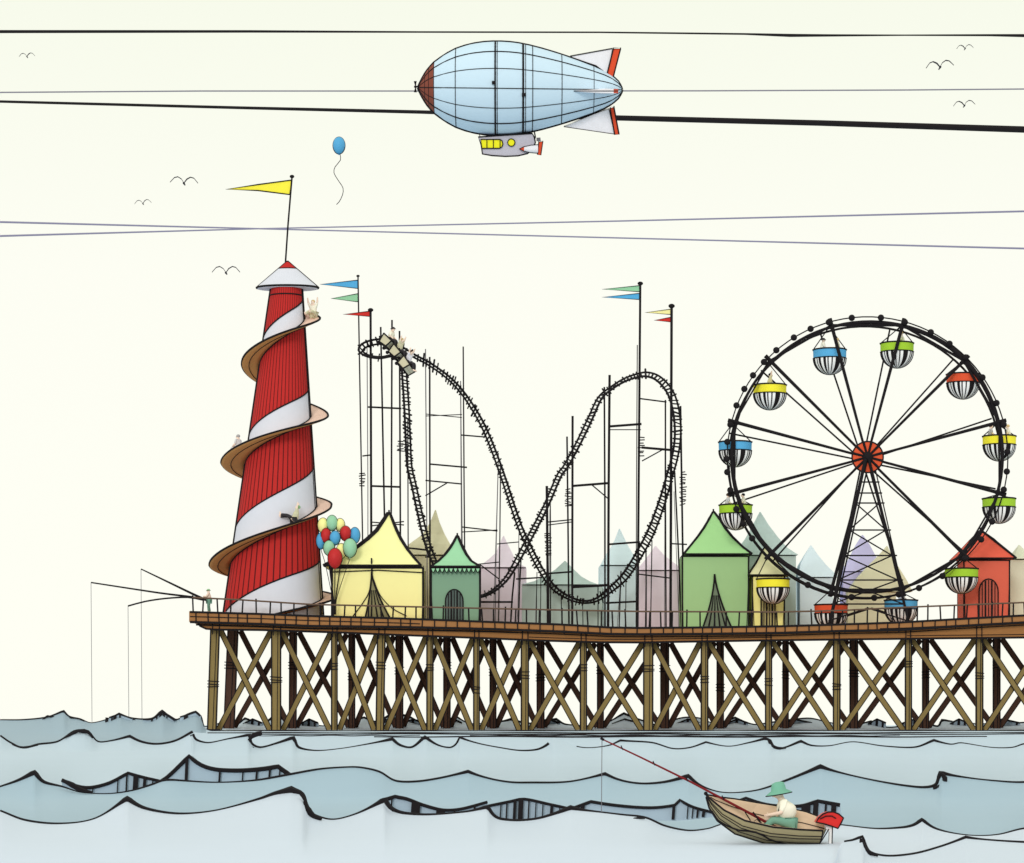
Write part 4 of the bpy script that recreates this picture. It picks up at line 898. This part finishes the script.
b=MB(); b.lathe([(.001,-.08),(m_(3.5,YS),-.08),(m_(3.5,YS),.1),(.001,.1)],P(511.3,142.7,YS-1.12),'y',24,AYEL); b.tube([P(511.3,142.7,YS-1.22)+Vector((math.cos(t*math.pi/10)*m_(3.6,YS),0,math.sin(t*math.pi/10)*m_(3.6,YS))) for t in range(20)],m_(1,YS)/2,INK,5,closed=True); b.build('porthole',gd)
b=MB(); c=P(519.5,148.8,YS-1.3); L=m_(18.5,YS)
b.lathe([(.001,0),(m_(2.2,YS),L*.25),(m_(3.6,YS),L*.6),(m_(4.2,YS),L)],c,'x',20,mts=lambda i,k: AORG if i==0 else AWHT); b.tube([c,c+Vector((L*.25,-.1,m_(2.2,YS))),c+Vector((L*.6,-.1,m_(3.6,YS))),c+Vector((L,-.1,m_(4.2,YS)))],m_(1,YS)/2,INK,5)
b.tube([c,c+Vector((L*.25,-.1,-m_(2.2,YS))),c+Vector((L*.6,-.1,-m_(3.6,YS))),c+Vector((L,-.1,-m_(4.2,YS)))],m_(1,YS)/2,INK,5); ng=b.build('engine',ship)
part('propeller_blade',[(538.8,141.4),(543,141),(541,154.5),(537.6,154)],YS-1.45,YS-1.2,AORG,1.1,ng)
MB().prism([(536.5,137.5),(540.5,137.3),(541,141),(536.5,141)],YS-1.4,YS-1.2,GREYL).build('exhaust',ng)
b=MB(); c=P(415.5,86.8,YS)
b.tube([c+Vector((.3,0,0)),c],m_(2,YS)/2,INK,6)
for s_ in (-1,1):
    b.tube([c,c+Vector((0,0,s_*m_(2,YS))),c+Vector((-.02,0,s_*m_(5.5,YS)))],[m_(.8,YS)/2,m_(1.6,YS)/2,m_(3.4,YS)/2],INK,6); b.tube([c,c+Vector((0,s_*m_(5.5,YS),0))],[m_(.8,YS)/2,m_(3,YS)/2],INK,6)
b.build('nose_propeller',ship)

gd.location.z+=m_(4.2,YS); ng.location.z+=m_(4.2,YS)
ship.rotation_euler=(math.atan((HZ-90)/F),0,0)

# ------------------------------------------------------------------ wires across the sky
def wire(pts,ws,mt,lb,Y=300):
    (x0,y0),(x1,y1)=pts[0],pts[-1]; k=.6
    ext=[(x0-600,y0-(pts[1][1]-y0)/(pts[1][0]-x0)*600)]+pts+[(x1+600,y1+(y1-pts[-2][1])/(x1-pts[-2][0])*600)]
    b=MB(); b.tube([P(x,y,Y) for x,y in ext],[m_(q,Y)/2 for q in [ws[0]]+ws+[ws[-1]]],mt,8)
    tag(b.build('overhead_wire'),lb,'wire')
wire([(0,31.6),(250,31.4),(420,32),(600,32.3),(745,34),(790,35.4),(830,35.4),(904,35.2),(990,35.2),(1024,35.6)],[3.2,2.6,1.7,1.6,1.9,3.2,2.4,1.4,2.2,3.2],INK,'thin black wire crossing the sky highest of all, above the airship',305)
wire([(0,92.4),(200,91),(420,91),(700,90.8),(904,90),(1024,89)],[1.4]*6,mat('grey_wire',(140,138,146),.85),'thin grey wire level with the middle of the airship',310)
wire([(0,101.5),(250,108),(420,112),(620,118),(820,123),(1024,129.5)],[2.6,3.0,3.6,5.4,5.8,6.6],INK,'thickest black wire sloping down to the right behind the airship',320)
wire([(0,222),(290,229.5),(700,240),(1024,248.5)],[2,1.4,1.5,1.9],LILAC,'lilac wire sloping down to the right across the tower flagpole',315)
wire([(0,236),(262,228.6),(620,221),(1024,211.3)],[2,1.3,1.5,1.9],LILAC,'lilac wire rising to the right across the tower flagpole',325)

# ------------------------------------------------------------------ gulls
BIRDM=mat('gull_dark_feather',(62,60,66),.8)
b=MB(); YBd=20.0
def wing(s_):
    pts=[(0,0,0),(.18,0,.26),(.42,0,.40),(.65,0,.34),(.93,0,.02)]; ch=[.16,.2,.17,.12,.03]; q=len(b.v)
    for (x,y,z),c_ in zip(pts,ch):
        for (dy,dz) in ((-c_,.0),(0,.035),(c_,.0),(0,-.035)): b.v.append(Vector((s_*x,y+dy,z+dz)))
    for i in range(4):
        for k in range(4): b.face((q+i*4+k,q+i*4+(k+1)%4,q+i*4+4+(k+1)%4,q+i*4+4+k),BIRDM)
wing(1); wing(-1)
b.lathe([(.001,-.42),(.04,-.34),(.075,-.1),(.06,.15),(.03,.35),(.05,.5),(.001,.52)],(0,0,-.03),'y',8,BIRDM)
gull=b.build('gull',None,True)
BRD=[(27,55,8,'small gull at the far upper left under the top wire'),(184,181.5,14,'large gull left of the tower pennant'),(143,202,8.5,'small gull lowest of the pair left of the tower pennant'),(226,271,14,'large gull beside the tower roof'),(965,47,8.5,'small gull highest in the upper right corner'),(940,65.5,14,'large gull in the upper right, left of the other two'),(964.3,104,11,'medium gull just above the thick wire at right')]
for i,(x,y,hw,lb) in enumerate(BRD):
    o=gull if i==0 else gull.copy()
    if i: C.objects.link(o)
    o.location=P(x,y+1.5,YBd+i*3); k=m_(hw,YBd+i*3)/.93; o.scale=(k,k,k); o.rotation_euler=(0,math.radians((-3,2,-5,0,-4,-6,-5)[i]),0)
    tag(o,lb,'gull','gulls in the sky')

# ------------------------------------------------------------------ rowing boat with angler
YO=-144.0
HULL=mat('boat_khaki_planks',(156,146,108),.95,.05,8); HIN=mat('boat_tan_inside',(222,196,162),.95,.04,8); HFL=mat('boat_floor_dark',(120,112,84),.9); MRED=mat('motor_red',(214,44,40),.95,.02,2,.4)
boat=thing('rowing_boat','small khaki planked boat with a red outboard motor riding the front waves','boat',P(770,845,YO))
st=[((705.8,794.5),(705.8,794.5),(706.4,797),0.0),((713,801),(718,797),(709.5,808),.16),((724,810),(735,799),(717.5,820.5),.32),((745,820.5),(758,803),(735,833.5),.5),((773,827),(783,807),(765,843),.58),((800,829.5),(806,812),(795,845.5),.55),((823,830.6),(829.5,821),(818,846),.44)]
# refine stations
def ipl(t):
    i=min(int(t),len(st)-2); f=t-i; a=st[i];c=st[i+1]; L=lambda u,v:(u[0]+(v[0]-u[0])*f,u[1]+(v[1]-u[1])*f)
    return L(a[0],c[0]),L(a[1],c[1]),L(a[2],c[2]),a[3]+(c[3]-a[3])*f
S_=[ipl(6*k/24) for k in range(25)]
def section(s,off=0.0,n=7):
    (n0,f0,k0,bm)=s; N=P(*n0,YO-bm); Fr=P(*f0,YO+bm); K=P(*k0,YO); 
    pts=[]
    for side,A in ((0,N),(1,Fr)):
        seg=[]
        for j in range(n+1):
            t=j/n; p=A*(1-t)+K*t; bul=math.sin(math.pi*t)*.22*bm; p=p+Vector((0,(-1 if side==0 else 1)*bul,-bul*.35)); seg.append(p)
        pts += seg if side==0 else seg[::-1][1:]
    if off:
        ctr=(N+Fr)/2; pts=[p+(ctr-p).normalized()*off*min(1,(ctr-p).length/(off+1e-6)*.8) for p in pts]
        pts[0]=N+(Fr-N)*.05; pts[-1]=Fr+(N-Fr)*.05
    return pts
so_=[section(s) for s in S_]; si_=[section(s,.05) for s in S_]; m1=len(so_[0])
b=MB()
for a in so_: b.v += a
for a in si_: b.v += a
o2=len(so_)*m1
for i in range(len(so_)-1):
    for k in range(m1-1):
        b.face((i*m1+k,i*m1+k+1,(i+1)*m1+k+1,(i+1)*m1+k),HULL)
        b.face((o2+i*m1+k,o2+(i+1)*m1+k,o2+(i+1)*m1+k+1,o2+i*m1+k+1),HIN)
    for k in (0,m1-1): b.face((i*m1+k,(i+1)*m1+k,o2+(i+1)*m1+k,o2+i*m1+k),HIN)
e=(len(so_)-1)*m1; b.face([e+k for k in range(m1)],HULL); b.face([o2+e+k-0 for k in range(m1)][::-1],HIN) if False else None
for k in range(m1-1): b.face((e+k,e+k+1,o2+e+k+1,o2+e+k),HULL)
for k,w_ in ((0,2.0),(2,1.0),(3,1.0),(5,1.1),(m1-1,2.0),(7,2.6)): b.tube([a[k]+Vector((0,-.006,0)) for a in so_],m_(w_,YO)/2,INK,5)
for k,w_ in ((m1-3,.9),(m1-5,.9)): b.tube([a[k]+Vector((0,-.01,0)) for a in si_[2:]],m_(w_,YO)/2,INK,5)
b.tube([p for p in so_[-1]],m_(1.6,YO)/2,INK,5)
b.ball(so_[0][0]+Vector((0,0,.02)),m_(2.0,YO),INK,1,6)
b.build('hull',boat)
b=MB(); wlp=[]
for i in range(5,25):
    kk=6.6-3.6*math.exp(-((i-14)/3.2)**2); k0=int(kk); f=kk-k0; a=so_[i]; wlp.append(a[k0]*(1-f)+a[k0+1]*f+Vector((0,-.02,.0)))
b.tube(wlp,m_(2.0,YO)/2,INK,5); b.build('waterline',boat)
b=MB()
pl_=[]
for i in range(7,24):
    A=si_[i][4]; D=si_[i][m1-5]; b.v += [A,D]; 
for i in range(16): b.face((2*i,2*i+1,2*i+3,2*i+2),HFL)
nb=len(b.v)
for v in list(b.v[:34]): b.v.append(v-Vector((0,0,.03)))
for i in range(16): b.face((nb+2*i,nb+2*i+2,nb+2*i+3,nb+2*i+1),HFL)
for i in range(16): b.tube([b.v[2*i],b.v[2*i+1]],m_(.5,YO)/2,INK,4) if i%3==0 else None
b.build('floor',boat)
b=MB(); i=17; A=si_[i][2];D=si_[i][m1-3]; A2=si_[i+2][2];D2=si_[i+2][m1-3]
b.v=[A,D,D2,A2]+[v-Vector((0,0,.04)) for v in (A,D,D2,A2)]
for f in ((0,1,2,3),(7,6,5,4),(0,4,5,1),(1,5,6,2),(2,6,7,3),(3,7,4,0)): b.face(f,HIN)
b.build('bench',boat)
cow=[(816,822.3),(819,817.5),(823,814),(828,812),(833.5,811.8),(839,814),(843.6,818),(841,823.5),(838,828.5),(831,826),(824,823.8)]
b=MB(); b.prism(cow,YO-.16,YO+.22,MRED); b.ptube(cow,1.6,YO-.17,INK,5,closed=True); b.ptube(cow,1.2,YO+.23,INK,5,closed=True)
b.ptube([(820,819),(826,816),(832,816),(836,818.5)],1.3,YO-.18); b.ptube([(832,811),(833,808.6),(835,809.5)],2.2,YO)
mo=b.build('outboard_motor',boat)
leg=[(824.5,824),(832.5,827),(832,850),(829,850),(829.5,832),(825,828)]
MB().prism(leg,YO-.05,YO+.1,WST).ptube([(832.6,827),(832,845)],1.1,YO-.06).ptube([(829,829),(819,845)],1.2,YO-.06).build('motor_leg',mo)
seat=P(790,824.5,YO)
f_=person(seat+Vector((0,0,.05)),math.pi,'sit hold','angler in a floppy sea green hat sitting in the small boat',CREAM,GREENC,hat=mat('hat_sea_green',(118,178,150),.95),scale=.93,lean=.30,big=True,hatstyle='bucket')
r=thing('fishing_rod','long dark red fishing rod held out over the bow of the small boat','fishing rod',P(778,828,YO-.02))
MB().ptube([(604,740),(640,757),(690,781.5),(740,808),(779,829)],[1.6,2.0,2.4,3.0,3.4],YO-.02,mat('rod_dark_red',(122,34,36),.9)).ptube([(600.5,738),(604,740)],3,YO-.02).build('rod_blank',r)
b=MB()
for (x,y) in ((622,748),(654,763.5),(687,779.5),(723,798)): b.ptube([(x-1,y-2.5),(x+1,y+2)],1.2,YO-.05)
b.build('guide_ring',r)
MB().ptube([(602,740),(601.5,812)],.8,YO-.02,GREYL,5).build('fishing_line',r)
MB().ptube([(745,812),(752,823),(757,819),(764,827),(771,824)],1.4,YO-.15).ptube([(753,812),(762,824),(768,826)],1.6,YO-.1).build('rod_rest',boat)
